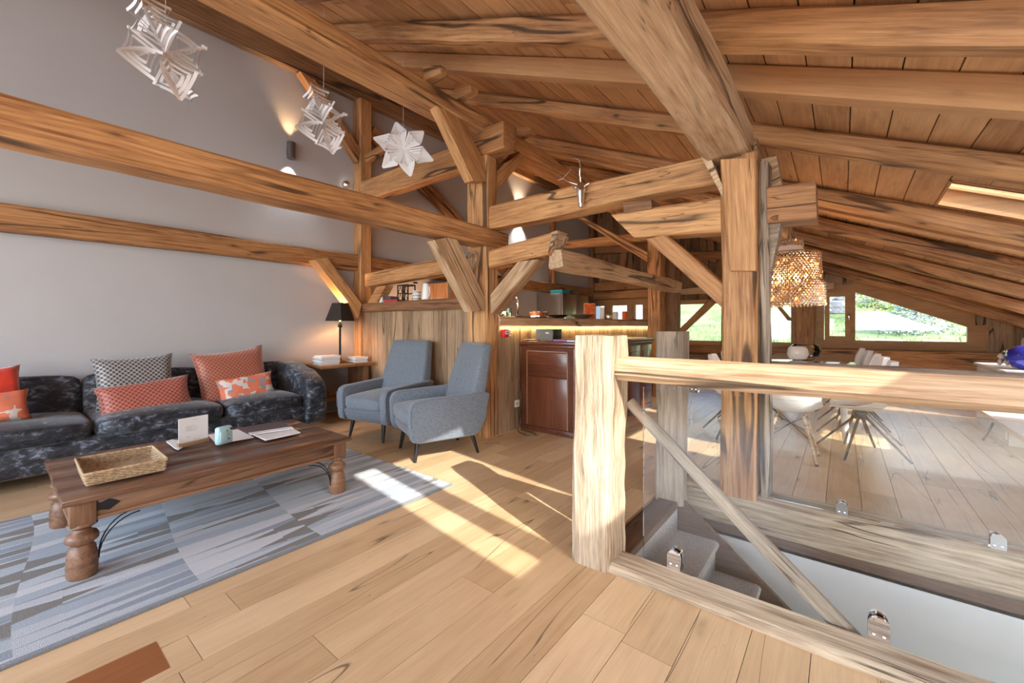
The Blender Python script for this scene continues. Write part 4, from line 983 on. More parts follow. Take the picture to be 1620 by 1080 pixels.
for k, (x0, x1) in enumerate([(.0, .03), (-.045, .01), (-.045, -.01), (-.045, .025), (-.045, -.005), (-.045, .02), (-.045, -.02), (.0, .04)]):
    z = [.165, .125, .118, .111, .104, .097, .058, .038][k]; B(bm, x0, x1, -.0024, -.0016, z, z + .0016)
o = bm_obj('printed_lines', bm, M['paperg'], cs); o['kind'] = 'stuff'
# instant camera
p = on_table(354, 703)
icm = plain('pale_blue_plastic', (.42, .66, .72), .35)
ic = thing('instant_camera', 'pale blue instant camera standing on white papers', 'camera', (p.x, p.y, TZ + .004), math.atan2((b - a).y, (b - a).x) + R(6))
bm = bmesh.new(); B(bm, -.052, .052, -.022, .022, 0, .118, .018, 4); bm_obj('body', bm, icm, ic, smooth=True, sharp=60)
bm = bmesh.new(); B(bm, -.04, .012, -.027, -.019, .02, .085, .004, 2); bm_obj('door', bm, icm, ic, smooth=True, sharp=50)
for nm, xx, zz, rr_ in (('viewfinder', .032, .098, .007), ('sensor', .004, .09, .0035), ('latch', .02, .034, .004)):
    o = lathe(nm, [(rr_, 0), (rr_, .003), (rr_ * .6, .004)], M['blk'], ic, 14); o.rotation_euler = (R(90), 0, 0); o.location = (xx, -.024, zz)
def sheet(pts, z, h, mat, name, label, cat):
    bm = bmesh.new(); q = [PZ(u, v, z) for u, v in pts]
    A = [bm.verts.new((p.x, p.y, z)) for p in q]; Bv = [bm.verts.new((p.x, p.y, z + h)) for p in q]
    bm.faces.new(A); bm.faces.new(Bv[::-1])
    for k in range(len(q)): bm.faces.new((A[k], A[(k + 1) % len(q)], Bv[(k + 1) % len(q)], Bv[k]))
    return tag(bm_obj(name, bm, mat), label, cat)
sheet([(343, 703), (402, 692), (376, 679), (329, 688)], TZ, .002, M['paper'], 'paper_sheet', 'white paper sheet under the pale blue camera', 'paper')
sheet([(277, 710), (283, 712), (300, 700), (272, 696), (263, 699)], TZ, .006, M['paper'], 'booklet', 'white booklet sticking out behind the printed card', 'booklet')
sheet([(420, 697), (475, 685), (462, 678), (400, 688)], TZ, .007, M['paper'], 'booklet', 'open white booklet at the right end of the coffee table', 'booklet')
sheet([(392, 686), (463, 676), (447, 668), (384, 679)], TZ + .008, .006, covers[2], 'booklet', 'booklet with a dark photo cover on the coffee table', 'booklet')
sheet([(396, 688), (465, 678), (461, 675), (393, 685)], TZ + .015, .004, M['paper'], 'booklet_edge', 'white strip of the dark photo booklet', 'booklet')

# ---- bar side: sideboard, speaker, alarm
sb = thing('sideboard', 'dark mahogany sideboard with panelled doors standing against the bar', 'cabinet', (-2.57, 4.9, 0))
X0, X1, Y0, Y1, ZT = -2.945, -2.22, 3.87, 6.2, 1.02
cbox('body', (X0, X1 - .02), (Y0 + .02, Y1), (.0, .98), M['mahog'], sb)
cbox('top', (X0, X1 + .02), (Y0 - .02, Y1 + .02), (.985, ZT + .005), M['mahog'], sb, bev=.008)
cbox('cornice', (X0, X1 + .005), (Y0 - .004, Y1 + .005), (.955, .985), M['mahog'], sb, bev=.01)
cbox('plinth', (X0, X1 - .005), (Y0 + .008, Y1), (0, .06), M['mahog'], sb, bev=.004)
cbox('end_panel', (X0 + .10, X1 - .10), (Y0 + .006, Y0 + .02), (.63, .90), M['mahog'], sb, bev=.004)
cbox('end_panel', (X0 + .10, X1 - .10), (Y0 + .006, Y0 + .02), (.07, .62), M['mahog'], sb, bev=.004)
gold = plain('inlay', (.42, .26, .15), .4)
for xx, zz in (((X0 + .09, X0 + .098), (.07, .915)), ((X0 + .09, X1 - .09), (.907, .915)), ((X1 - .098, X1 - .09), (.07, .915))): cbox('inlay', xx, (Y0 + .004, Y0 + .02), zz, gold, sb)
rebase(tube('corner_column', [V(X1 - .01, Y0 + .01, .06), V(X1 - .01, Y0 + .01, .955)], .022, M['mahog'], None, 12), sb)
nd = 5; dw = (Y1 - Y0 - .1) / nd
for i in range(nd):
    d_ = box('door', (X1 - .021, X1 - .002), (Y0 + .06 + i * dw, Y0 + .05 + (i + 1) * dw), (.08, .93), M['mahog'], None, bev=.003); rebase(d_, sb)
    pb = box('panel', (X1 - .004, X1 + .006), (Y0 + .12 + i * dw, Y0 - .01 + (i + 1) * dw), (.16, .85), M['mahog'], None, bev=.004)
    pb.parent = d_; pb.matrix_parent_inverse = (Matrix.Translation(d_.location) @ d_.rotation_euler.to_matrix().to_4x4()).inverted() @ Matrix.Identity(4)
    kb = lathe('knob', [(.006, 0), (.006, .012), (.012, .018), (.008, .026)], M['brass'], None, 12); kb.location = (X1 + .0, Y0 + .08 + i * dw + (dw - .06 if i % 2 == 0 else .01), .52); kb.rotation_euler = (0, R(90), 0)
    kb.parent = d_; kb.matrix_parent_inverse = pb.matrix_parent_inverse
spk = thing('speaker', 'dark grey loudspeaker box on the sideboard under the bar top', 'speaker', (0, 0, ZT + .005))
p = PZ(853, 532, ZT); spk.location = (-2.66, 4.04, ZT + .005)
box('cabinet', (-.12, .12), (-.09, .09), (.008, .135), M['blk'], spk, bev=.004)
box('grille', (-.113, .113), (-.095, -.089), (.014, .129), plain('grey_grille', (.13, .135, .13), .7, bumpn=.5, bscale=300), spk)
box('badge', (.02, .065), (-.098, -.094), (.085, .10), plain('silver_script', (.6, .6, .58), .3), spk, bev=.003)
for sx in (-.09, .09): lathe('foot', [(.01, 0), (.01, .008)], M['blk'], spk, 8, (sx, -.06, 0))
tag(box('book', (-2.52, -2.34), (3.92, 4.12), (ZT + .006, ZT + .028), plain('purple_cover', (.30, .12, .30), .5)), 'purple book lying beside the loudspeaker on the sideboard', 'book')
tag(box('book', (-2.335, -2.215), (3.90, 4.1), (ZT + .006, ZT + .024), plain('pale_blue_cover', (.55, .6, .72), .5)), 'pale blue booklet at the front corner of the sideboard', 'book')
tag(tube('bowl_dish', [V(-2.84, 3.95, ZT + .008), V(-2.84, 3.95, ZT + .02)], [.07, .09], M['pale'], n=18), 'flat pale wooden dish on the left corner of the sideboard', 'dish')
fa = thing('fire_alarm', 'red fire alarm box on the boards right of the truss post', 'alarm box', (-2.94, 3.58, 1.115))
box('housing', (-.025, .03), (-.045, .045), (-.045, .045), plain('alarm_red', (.65, .02, .02), .4), fa, bev=.008)
box('button_plate', (.030, .034), (-.025, .025), (-.01, .03), M['paper'], fa)
bm = bmesh.new()
for dy in (-.012, 0, .012):
    B(bm, .034, .0355, dy - .003, dy + .003, .002, .018)
o = bm_obj('printed_lines', bm, M['blk'], fa); o['kind'] = 'stuff'
bf = thing('bead_charm', 'cluster of white wooden beads hanging beside the red alarm box', 'ornament', (-2.94, 3.66, 1.115))
for i in range(3):
    for j in range(3): 
        o = lathe('bead', [(.002, -.012), (.011, -.006), (.013, 0), (.011, .006), (.002, .012)], M['cream'], bf, 10); o.location = (.0, (i - 1) * .024, (j - 1) * .027)
wo_ = thing('wall_socket', 'white wall socket low on the bar boards beside the sideboard', 'socket', (-2.96, 3.82, .30))
box('plate', (0, .012), (-.04, .04), (-.04, .04), M['whiteplastic'], wo_, bev=.004); o = lathe('well', [(.02, 0), (.02, .002)], M['paperg'], wo_, 16); o.rotation_euler = (0, R(90), 0); o.location = (.012, 0, 0)
tag(tube('cable', [V(-2.93, 3.80, .02), V(-2.85, 3.72, .006), V(-2.70, 3.66, .006), V(-2.60, 3.72, .006), V(-2.72, 3.80, .006), V(-2.90, 3.82, .008)], .005, M['blk'], n=6), 'black cable lying on the floor at the sideboard corner', 'cable')

# ---- on the bar top
BZ = 1.302
def bar_pt(u, v, x=-3.08): p = PX(u, v, x); return V(x, p.y, BZ)
def tl(o, l, c, g=None): return tag(o, l, c, g)
gl = M['bead']
for i, (yy, h) in enumerate(((3.62, .10), (3.72, .12), (3.80, .10))):
    o = lathe('tumbler', [(.03, 0), (.036, h), (.033, h), (.028, .008), (.001, .006)], M['tglass'], None, 16); o.location = (-3.06, yy, BZ)
    tl(o, ['clear tumbler nearest the truss post on the bar top', 'taller clear tumbler between two short ones on the bar', 'clear tumbler beside the chrome spine sculpture'][i], 'glass', 'tumblers on the bar')
def spine(loc, s, label, flip=1):
    t = thing('curved_sculpture', label, 'sculpture', loc)
    tube('plinth', [V(0, 0, 0), V(0, 0, .012)], .07, M['blk'], t, 20)
    n = 17
    for i in range(n):
        a = i / n; y = flip * (.05 * math.sin(a * 2.6) + .0) - flip * .09 * a * a; z = .03 + a * .30 * s
        o = lathe('vertebra', [(.006, -.008), (.020 - .011 * a, -.004), (.022 - .012 * a, .002), (.006, .008)], M['chrome'], t, 12); o.location = (0, y, z); o.rotation_euler = (R(-20 * flip * (a - .3) * 2), 0, 0)
    return t
spine((-3.08, 3.98, BZ), .95, 'chrome spine sculpture curving up at the left of the bar top')
spine((-3.1, 7.6, BZ), 1.1, 'curved metal sculpture at the far end of the bar top', -1)
tl(box('slate_board', (-3.18, -3.0), (3.84, 4.5), (BZ, BZ + .008), M['blk']), 'thin black slate board under the chrome sculpture', 'board')
brn = plain('amber_horn', (.22, .06, .015), .25, var=.5, vscale=20)
t = thing('serving_bowl', 'amber coloured bowl with chrome bands on the bar top', 'bowl', (-3.1, 4.48, BZ + .01))
lathe('body', [(.09, .008), (.125, .02), (.13, .062), (.12, .062), (.08, .02)], brn, t, 28); lathe('lower_band', [(.10, 0), (.128, .004), (.128, .014), (.1, .014)], M['chrome'], t, 28); lathe('upper_band', [(.131, .060), (.133, .070), (.12, .072), (.12, .06)], M['chrome'], t, 28)
for k, (yy, r_, mt, lb) in enumerate(((4.95, .15, 'blk', 'black shallow dish right of the amber bowl on the bar'), (5.62, .19, 'steel', 'wide grey metal bowl on the middle of the bar top'))):
    o = lathe('shallow_bowl', [(r_ * .35, 0), (r_ * .45, .004), (r_, .045 + .02 * k), (r_ * .97, .047 + .02 * k), (r_ * .4, .012), (.001, .012)], M[mt] if mt == 'blk' else plain('pewter', (.20, .19, .19), .4, metal=.6), None, 28); o.location = (-3.1, yy, BZ); tl(o, lb, 'bowl')
orp = thing('framed_picture', 'glowing orange framed print standing on the far bar top', 'picture', (-3.2, 6.05, BZ), R(40))
box('frame', (-.09, .09), (-.01, .01), (0, .26), M['winwood'], orp); box('print', (-.078, .078), (-.013, -.010), (.012, .248), plain('orange_ice', (.42, .08, .012), .4, var=.7, vscale=14), orp)
for k, (yy, r_, h, mt, lb) in enumerate(((6.35, .035, .2, 'whiteplastic', 'tall white candle jar beside the orange print on the bar'), (6.6, .06, .12, 'steel', 'short grey canister on the bar in front of the kitchen window'), (6.85, .05, .14, 'whiteplastic', 'second white canister on the bar in front of the kitchen window'), (7.25, .045, .16, 'orange', 'orange glass jar near the far end of the bar top'))):
    o = lathe('canister', [(r_ * .9, 0), (r_, .01), (r_, h * .9), (r_ * .8, h), (r_ * .5, h)], M[mt], None, 18); o.location = (-3.12, yy, BZ); tl(o, lb, 'jar')
# ---- on the partition cap
CZ = 1.517
def cap(u): return PY(u, 474, 3.38).x
o = box('small_box', (cap(600), cap(609)), (3.33, 3.42), (CZ, CZ + .10), M['paper']); tl(o, 'small white box at the left of the partition cap', 'box')
redc = plain('red_cover', (.5, .04, .05), .5)
tl(box('book', (cap(611), cap(632)), (3.34, 3.46), (CZ, CZ + .03), redc), 'red book lying left of the lantern, lower one', 'book')
tl(box('book', (cap(610), cap(622)), (3.34, 3.46), (CZ + .032, CZ + .075), covers[2]), 'dark blue book on the red book beside the white box', 'book')
lt = thing('lantern', 'black metal cut-out lantern on the partition cap', 'lantern', ((cap(632) + cap(650)) / 2, 3.40, CZ)); lw = (cap(650) - cap(632)) / 2 * .9
for sx in (-1, 1):
    for sy in (-1, 1): box('corner_bar', (sx * lw - .006, sx * lw + .006), (sy * .055 - .006, sy * .055 + .006), (0, .205), M['blk'], lt)
for z in (0, .095, .195):
    for sy in (-1, 1): box('cross_bar', (-lw, lw), (sy * .055 - .004, sy * .055 + .004), (z, z + .012), M['blk'], lt)
box('middle_bar', (-.012, .012), (-.06, -.05), (0, .2), M['blk'], lt)
for sx in (-1, 1):
    for z in (.012, .107):
        tube('fretwork', [V(sx * lw * .9, -.055, z), V(sx * lw * .5, -.055, z + .085), V(sx * .014, -.055, z)], .004, M['blk'], lt, 6)
box('roof', (-lw - .005, lw + .005), (-.06, .06), (.205, .212), M['blk'], lt)
mg = thing('mug_stack', 'stack of white bowls with navy stripes right of the lantern', 'bowls', (cap(657), 3.4, CZ)); stripe = plain('navy_stripe', (.03, .04, .12), .4)
for k in range(3):
    lathe('bowl', [(.04, k * .042), (.052, k * .042 + .01), (.054, k * .042 + .038), (.05, k * .042 + .038)], M['whiteplastic'], mg, 20); lathe('stripe', [(.0545, k * .042 + .018), (.0555, k * .042 + .019), (.0555, k * .042 + .026), (.0545, k * .042 + .027)], stripe, mg, 20)
jg = thing('jug', 'plain white jug next to the striped bowls', 'jug', (cap(672), 3.4, CZ))
lathe('body', [(.05, 0), (.054, .01), (.043, .15), (.036, .205), (.032, .205), (.04, .02), (.001, .01)], M['whiteplastic'], jg, 22); tube('handle', [V(.042, 0, .17), V(.068, 0, .16), V(.072, 0, .09), V(.05, 0, .04)], .006, M['whiteplastic'], jg, 8)
tl(box('tray', (cap(680), cap(700)), (3.34, 3.46), (CZ, CZ + .008), M['whiteplastic']), 'thin white tray on the partition cap near the pale brace', 'tray')

# ---- kitchen behind
for k, (a, b) in enumerate(((8.0, 8.6), (8.62, 9.22))):
    fr = thing('fridge', ['steel fridge standing nearer, against the white kitchen wall', 'steel fridge behind the first one, reflecting the green window'][k], 'fridge', (-5.25, (a + b) / 2, 0))
    cbox('carcass', (-5.58, -4.95), (a, b - .005), (.02, 1.93), M['steel'], fr, bev=.01)
    cbox('door', (-4.948, -4.90), (a + .004, b - .01), (.62, 1.925), M['steel'], fr, bev=.01); cbox('door', (-4.948, -4.90), (a + .004, b - .01), (.05, .61), M['steel'], fr, bev=.01)
    rebase(tube('handle', [V(-4.87, a + .06, .8), V(-4.87, a + .06, 1.4)], .01, M['chrome'], None, 8), fr)
tl(box('storage_box', (-5.3, -4.97), (8.1, 8.5), (1.932, 2.02), plain('teal', (.02, .22, .25), .5), bev=.02), 'teal container lying on top of the nearer fridge', 'box')
tl(tube('rolled_bag', [V(-5.25, 8.62, 2.0), V(-5.2, 8.9, 2.02), V(-5.15, 9.15, 2.0)], [.06, .07, .05], M['steel'], n=12), 'grey rolled bag on top of the farther fridge', 'bag')
kc = thing('kitchen_cabinet', 'tall brown kitchen cabinet seen above the partition', 'cabinet', (-5.3, 4.95, 0))
cbox('body', (-5.58, -4.98), (4.62, 5.25), (0, 1.90), M['shelf'], kc); cbox('side_trim', (-4.98, -4.955), (4.60, 4.66), (0, 1.91), plain('taupe_trim', (.18, .14, .12), .6), kc)
wt = thing('worktop_unit', 'low kitchen unit along the white wall behind the bar', 'cabinet', (-5.3, 6.6, 0))
cbox('body', (-5.58, -4.98), (5.3, 7.95), (0, .88), M['shelf'], wt); cbox('worktop', (-5.59, -4.96), (5.28, 7.97), (.88, .92), M['cream'], wt)
kl = bpy.data.lights.new('kitchen_lamp', 'AREA'); kl.shape = 'RECTANGLE'; kl.size = 2.4; kl.size_y = .06; kl.energy = 48; kl.color = (1, .62, .34)  # unseen lamp added to throw warm light on the kitchen wall
ko = bpy.data.objects.new('kitchen_lamp', kl); C.objects.link(ko); ko.location = (-4.2, 3.62, 1.36); ko.rotation_euler = (R(60), 0, 0)
tag(box('led_strip', (-5.3, -3.3), (3.49, 3.505), (1.38, 1.395), ledm), 'warm light strip under the back of the partition cap', 'light')  # strip added out of view as a source for that warm light
hm = PY(653, 448, 3.3); tag(lathe('iron_ring', [(.02, -.01), (.035, 0), (.02, .01)], M['iron'], None, 12), 'small dark iron knob under the short beam above the lantern', 'knob').location = (hm.x, 3.34, hm.z + .01)

# ================================================================== ON THE WALL AND UNDER THE ROOF
# wall sconce: light thrown up and down
sx_, sy_, sz_ = -5.6, 2.43, 3.44
scn = thing('wall_sconce', 'cylindrical up and down wall lamp on the white wall', 'wall lamp', (sx_ + .07, sy_, sz_))
box('bracket', (-.07, -.03), (-.03, .03), (-.05, .05), plain('sconce_grey', (.22, .2, .19), .4, metal=.6), scn)
lathe('tube', [(.042, -.105), (.05, -.105), (.05, .105), (.042, .105)], plain('sconce_shell', (.20, .19, .185), .35, metal=.7), scn, 24)
lathe('upper_lens', [(.041, .095), (.041, .102)], plain('warm_lens', (1, .8, .5), .5, emis=(1, .62, .28), es=12), scn, 20)
lathe('lower_lens', [(.041, -.102), (.041, -.095)], plain('cool_lens', (1, 1, 1), .5, emis=(.95, .97, 1), es=25), scn, 20)
def spot(loc, rot, e, col, ang, blend=.6):
    l = bpy.data.lights.new('sconce_beam', 'SPOT'); l.energy = e; l.color = col; l.spot_size = R(ang); l.spot_blend = blend; l.shadow_soft_size = .02
    o = bpy.data.objects.new('sconce_beam', l); C.objects.link(o); o.location = loc; o.rotation_euler = rot
spot((sx_ + .075, sy_, sz_ + .11), (R(180), 0, 0), 22, (1, .6, .28), 70, .9)
spot((sx_ + .075, sy_, sz_ - .11), (0, 0, 0), 34, (.93, .96, 1), 84, .8)
p = PX(557, 297, -5.56)
sl_ = thing('wall_spotlight', 'small round chrome spotlight at the foot of the wall post', 'spotlight', (-5.5, p.y - .12, p.z))
o = lathe('ring', [(.035, 0), (.055, .004), (.06, .02), (.045, .05), (.02, .06)], M['chrome'], sl_, 22); o.rotation_euler = (R(100), 0, R(40))
o = lathe('lens', [(.03, -.004), (.034, 0)], plain('spot_lens', (1, 1, 1), .3, emis=(1, .97, .9), es=6), sl_, 18); o.rotation_euler = (R(100), 0, R(40))

sc3 = copy_tree(scn); sc3.location = (sx_ + .07, 7.3, 3.6); sc3['label'] = 'cylindrical wall lamp on the white wall behind the cracked beam over the bar'
spot((sx_ + .075, 7.3, 3.72), (R(180), 0, 0), 60, (1, .72, .45), 80, .9)
spot((sx_ + .075, 7.3, 3.48), (0, 0, 0), 70, (1, .93, .85), 100, .8)
# paper stars
papm = plain('star_paper', (.88, .88, .90), .85)
def ribbon(bm, p0, pc, p1, w_, nrm, n=8):
    prev = None
    for i in range(n + 1):
        t = i / n; p = p0 * (1 - t) ** 2 + pc * 2 * t * (1 - t) + p1 * t * t
        tg = ((pc - p0) * (1 - t) + (p1 - pc) * t).normalized(); s = tg.cross(nrm)
        s = s.normalized() * w_ / 2 if s.length > 1e-4 else V(0, 0, w_ / 2)
        a, b = bm.verts.new(p - s), bm.verts.new(p + s)
        if prev: bm.faces.new((prev[0], a, b, prev[1]))
        prev = (a, b)
def star_arm(L, W, par, curl=.55):
    bm = bmesh.new()
    for k, f in enumerate((1, .85, .70, .55, .40, .25, .12)):
        c = L * .53; r0, r1 = c - L * .5 * f, c + L * .47 * f; ww = W * f
        sg = 1 if k % 2 == 0 else -1; d = sg * W * curl * (f if k < 5 else 0)
        for s in (-1, 1):
            side = V(c, s * ww * .82, d * .25)
            ribbon(bm, V(r0, 0, 0), V(c * .9, s * ww * .62, d * .6), V(c * 1.02, s * ww * .72, d), .017, V(0, 0, 1) if k == 0 else V(.3, 0, 1))
            ribbon(bm, V(r1, 0, 0), V(c * 1.25, s * ww * .62, d * .3), V(c * 1.02, s * ww * .72, d), .021, V(0, 0, 1))
    bm.verts.ensure_lookup_table()
    B(bm, 0, L * .96, -.004, .004, -.0007, .0007)
    return bm_obj('arm', bm, papm, par, smooth=False)
def star(loc, size, turn, label, lens, top, curl=.55, tw=0, off=0):
    t = thing('paper_star', label, 'paper star', loc, turn, 'paper stars hanging over the sofa')
    for i in range(6):
        a = star_arm(size * lens[i], size * .36, t, curl)
        a.matrix_local = Matrix.Rotation(R(60 * i + off), 4, 'Y') @ Matrix.Rotation(R(90), 4, 'X') @ Matrix.Rotation(R([0, 1, -1, .6, -1, .8][i] * tw), 4, 'X') @ Matrix.Rotation(R([.5, -1, .8, -.6, 1, -.4][i] * tw * .6), 4, 'Y')
    tube('string', [V(0, 0, size * .4), V(0, 0, top - loc[2])], .0015, M['paper'], t, 5)
    return t
def facing(x, y): return math.atan2(x, -y)
s1 = PX(262, 84, -3.55); s2 = PX(512, 193, -3.6); s3 = PX(638, 236, -3.6)
star(s3, .29, math.atan2(-s3.x, s3.y), 'white paper star facing the room, nearest the truss post', (1.1, 1, 1, 1.05, 1, 1), zr(s3.x, s3.y), .5, 6, 15)
star(s2, .34, math.atan2(-s2.x, s2.y) + R(60), 'crumpled white paper star, middle of the three', (1.05, .9, 1, 1.1, .8, .9), zr(s2.x, s2.y), .95, 35, 20)
star(s1, .37, math.atan2(-s1.x, s1.y) + R(55), 'large crumpled white paper star nearest the camera, at the upper left', (1.1, .9, .9, 1.1, .9, 1), zr(s1.x, s1.y), .95, 38, 18)

# stag head on the collar beam
p = PY(919, 306, 3.27)
sg = thing('stag_head', 'small chrome stag head hanging on the cracked beam', 'ornament', (p.x, 3.27, p.z))
lathe('head', [(.004, -.125), (.018, -.118), (.024, -.09), (.030, -.04), (.040, .02), (.042, .05), (.030, .085), (.010, .10)], M['chrome'], sg, 16)
for s in (-1, 1): 
    o = lathe('ear', [(.002, 0), (.014, .02), (.012, .04), (.002, .06)], M['chrome'], sg, 8); o.location = (s * .03, 0, .055); o.rotation_euler = (0, R(s * 70), 0)
tube('antler', [V(-.02, 0, .08), V(-.10, -.02, .115), V(-.17, -.03, .16), V(-.21, -.02, .22)], [.008, .007, .006, .003], M['chrome'], sg, 8)
tube('antler', [V(.0, 0, .09), V(.0, -.02, .17), V(.012, -.03, .24), V(.0, -.04, .29), V(-.04, -.05, .305)], [.008, .007, .007, .006, .003], M['chrome'], sg, 8)
tube('tine', [V(-.17, -.03, .16), V(-.12, -.04, .185), V(-.07, -.05, .22)], [.005, .005, .002], M['chrome'], sg, 6)
tube('tine', [V(-.17, -.03, .16), V(-.21, -.05, .15)], [.005, .002], M['chrome'], sg, 6)
tube('tine', [V(.012, -.03, .22), V(-.015, -.06, .20)], [.005, .002], M['chrome'], sg, 6)
tag(tube('hanging_wire', [V(p.x, 3.325, 2.49), V(p.x, 3.32, p.z)], .002, M['iron'], n=5), 'thin wire holding the chrome stag head', 'wire')

# wicker heart
p = PY(743, 413, 3.24)
ht = thing('wicker_heart', 'grey wicker heart hanging behind the broad pale brace', 'ornament', (p.x, 3.24, p.z))
wk = plain('grey_wicker', (.42, .36, .30), .9, var=.3, vscale=30)
rr = random.Random(4)
for k in range(9):
    pts = []; ph = rr.uniform(0, 6.28); am = rr.uniform(.006, .016); sc_ = rr.uniform(.88, 1.04)
    for i in range(41):
        t = i / 40 * 2 * math.pi
        x = .0062 * 16 * math.sin(t) ** 3 * sc_; z = .0082 * (13 * math.cos(t) - 5 * math.cos(2 * t) - 2 * math.cos(3 * t) - math.cos(4 * t)) * sc_
        pts.append(V(x + am * math.sin(5 * t + ph), .012 * math.cos(6 * t + ph), z + am * math.cos(5 * t + ph)))
    bm = bmesh.new(); tube_bm(bm, pts, .005, 5, False); bm_obj('twig', bm, wk, ht, smooth=True)

# ================================================================== DINING
TBX0, TBX1, TBY0, TBY1 = -.86, .13, 5.0, 8.3
dt = thing('dining_table', 'long white glass-topped dining table beyond the stairwell', 'table', ((TBX0 + TBX1) / 2, 6.6, 0))
tw = plain('white_table_lacquer', (.82, .84, .84), .06, coat=1)
cbox('top', (TBX0, TBX1), (TBY0, TBY1), (.722, .74), tw, dt, bev=.004)
cbox('subframe', (TBX0 + .12, TBX1 - .12), (TBY0 + .3, TBY1 - .3), (.68, .721), M['whiteplastic'], dt)
for yy in (5.5, 7.8):
    for s, xx in ((1, TBX0 + .14), (-1, TBX1 - .14)): rebase(tube('leg', [V(xx, yy, .69), V(xx - s * .04, yy, 0)], [.035, .03], M['whiteplastic'], None, 10), dt)
vs_ = thing('vase', 'round white frosted vase on the dining table', 'vase', (-.47, 6.75, .742))
lathe('body', [(.05, 0), (.10, .02), (.125, .08), (.11, .15), (.085, .18), (.08, .18), (.10, .14), (.11, .08), (.05, .012)], plain('frosted_white', (.8, .8, .8), .25), vs_, 26)
bw = lathe('glass_bowl', [(.06, 0), (.16, .03), (.19, .10), (.165, .17), (.14, .19), (.136, .19), (.16, .16), (.184, .10), (.155, .034), (.05, .008)], M['pane'], None, 28); bw.location = (-.42, 7.25, .742); tag(bw, 'wide clear glass bowl behind the white vase', 'bowl')

shellm = plain('white_chair_shell', (.86, .86, .85), .35)
def shell_mesh():
    bm = bmesh.new(); nu, nv = 12, 16; g = []
    path = [(-.235, .425), (-.20, .44), (-.10, .428), (.0, .42), (.09, .422), (.155, .445), (.195, .50), (.215, .59), (.237, .70), (.254, .81), (.262, .88)]
    for j in range(nv + 1):
        f = j / nv * (len(path) - 1); k = min(int(f), len(path) - 2); r = f - k
        y = path[k][0] * (1 - r) + path[k + 1][0] * r; z = path[k][1] * (1 - r) + path[k + 1][1] * r
        fb = j / nv; hw = .235 if fb < .6 else .235 - .10 * ((fb - .6) / .4) ** 2.2
        hw *= 1 - .25 * max(0, (.12 - fb) / .12)
        row = []
        for i in range(nu + 1):
            a = i / nu * 2 - 1
            seat = max(0, 1 - fb / .55); curl = abs(a) ** 2.6
            zz = z + curl * (.075 * (1 - abs(fb - .45) * 1.4) if fb < .9 else .02) * (1 if fb < .62 else .3)
            yy = y - curl * (.09 if fb > .5 else .09 * fb * 2) * (1 if fb < .9 else .7)
            row.append(bm.verts.new((a * hw, yy, zz)))
        g.append(row)
    for a, b in zip(g, g[1:]):
        for i in range(nu): bm.faces.new((a[i], a[i + 1], b[i + 1], b[i]))
    return bm
def shell(par, mat):
    o = bm_obj('shell', shell_mesh(), mat, par, smooth=True); m_ = o.modifiers.new('thick', 'SOLIDIFY'); m_.thickness = .008; m_.offset = 0
    s = o.modifiers.new('sub', 'SUBSURF'); s.levels = 1; s.render_levels = 1; return o
def swivel_chair(loc, rz, label):
    t = thing('dining_chair', label, 'chair', (0, 0, 0), 0, 'white shell chairs on black swivel legs')
    shell(t, shellm)
    box('hub', (-.045, .045), (-.045, .045), (.335, .405), M['blkmetal'], t, bev=.006)
    for k in range(4):
        a = R(45 + 90 * k + 26); d = V(math.cos(a), math.sin(a), 0)
        tube('leg', [d * .03 + V(0, 0, .365), d * .36 + V(0, 0, .012)], [.012, .010], M['blkmetal'], t, 6)
    t.location = loc; t.rotation_euler = (0, 0, rz); return t
order = ['nearest', 'second nearest', 'third nearest', 'fourth nearest', 'farthest']
c0 = None
for k in range(5):
    y = 5.06 + .64 * k
    lb = 'white shell chair on the window side of the dining table, %s the stairwell' % ['nearest to', 'second from', 'third from', 'fourth from', 'farthest from'][k]
    if c0 is None: c0 = swivel_chair((.13, y, 0), R(-90), lb); c = c0
    else: c = copy_tree(c0)
    c.location = ((.13, .115, .085, .045, -.01)[k], 5.06 + .66 * k, 0); c.rotation_euler = (0, 0, R(-90 + (0, 3, -3, 2, 0)[k])); c['label'] = lb
for k in range(5):
    y = 5.1 + .64 * k; c = copy_tree(c0); c.location = (-.93, y, 0); c.rotation_euler = (0, 0, R(90 + (2, -3, 0, 3, -2)[k]))
    c['label'] = 'white shell chair on the bar side of the dining table, %s the stairwell' % ['nearest to', 'second from', 'third from', 'fourth from', 'farthest from'][k]
# seat pad on the nearest chair
patch = plain('brown_seat_print', (.30, .13, .08), .6); 
o = lathe('seat_pad', [(.12, 0), (.14, .003), (.12, .006)], patch, None, 24); o.location = (.10, 5.06, .437); o.scale = (1, .8, 1); tag(o, 'brown leather seat patch on the nearest window side chair', 'seat pad')
# chair with wooden legs at the head of the table
wc = thing('dining_chair', 'white tub chair with wooden legs at the near end of the dining table', 'chair', (-.37, 4.58, 0), R(180))
shell(wc, shellm)
for sx in (-1, 1):
    for sy, yy in ((-1, -.16), (1, .16)):
        l = tube('leg', [V(sx * .10, yy * .6, .40), V(sx * .20, yy * 1.15, .0)], [.015, .011], M['pale'], wc, 10)
        tube('foot_cap', [V(sx * .196, yy * 1.128, .018), V(sx * .2, yy * 1.15, 0)], [.0125, .012], M['blk'], l, 10)
for a, b in (((-.15, -.14, .2), (.11, .10, .39)), ((.15, -.14, .2), (-.11, .10, .39)), ((-.15, .14, .2), (.11, -.10, .39)), ((.15, .14, .2), (-.11, -.10, .39))): tube('wire_brace', [V(*a), V(*b)], .004, M['blkmetal'], wc, 6)
for k, (x, y, rz) in enumerate(((-1.25, 4.85, 100), )):
    pass

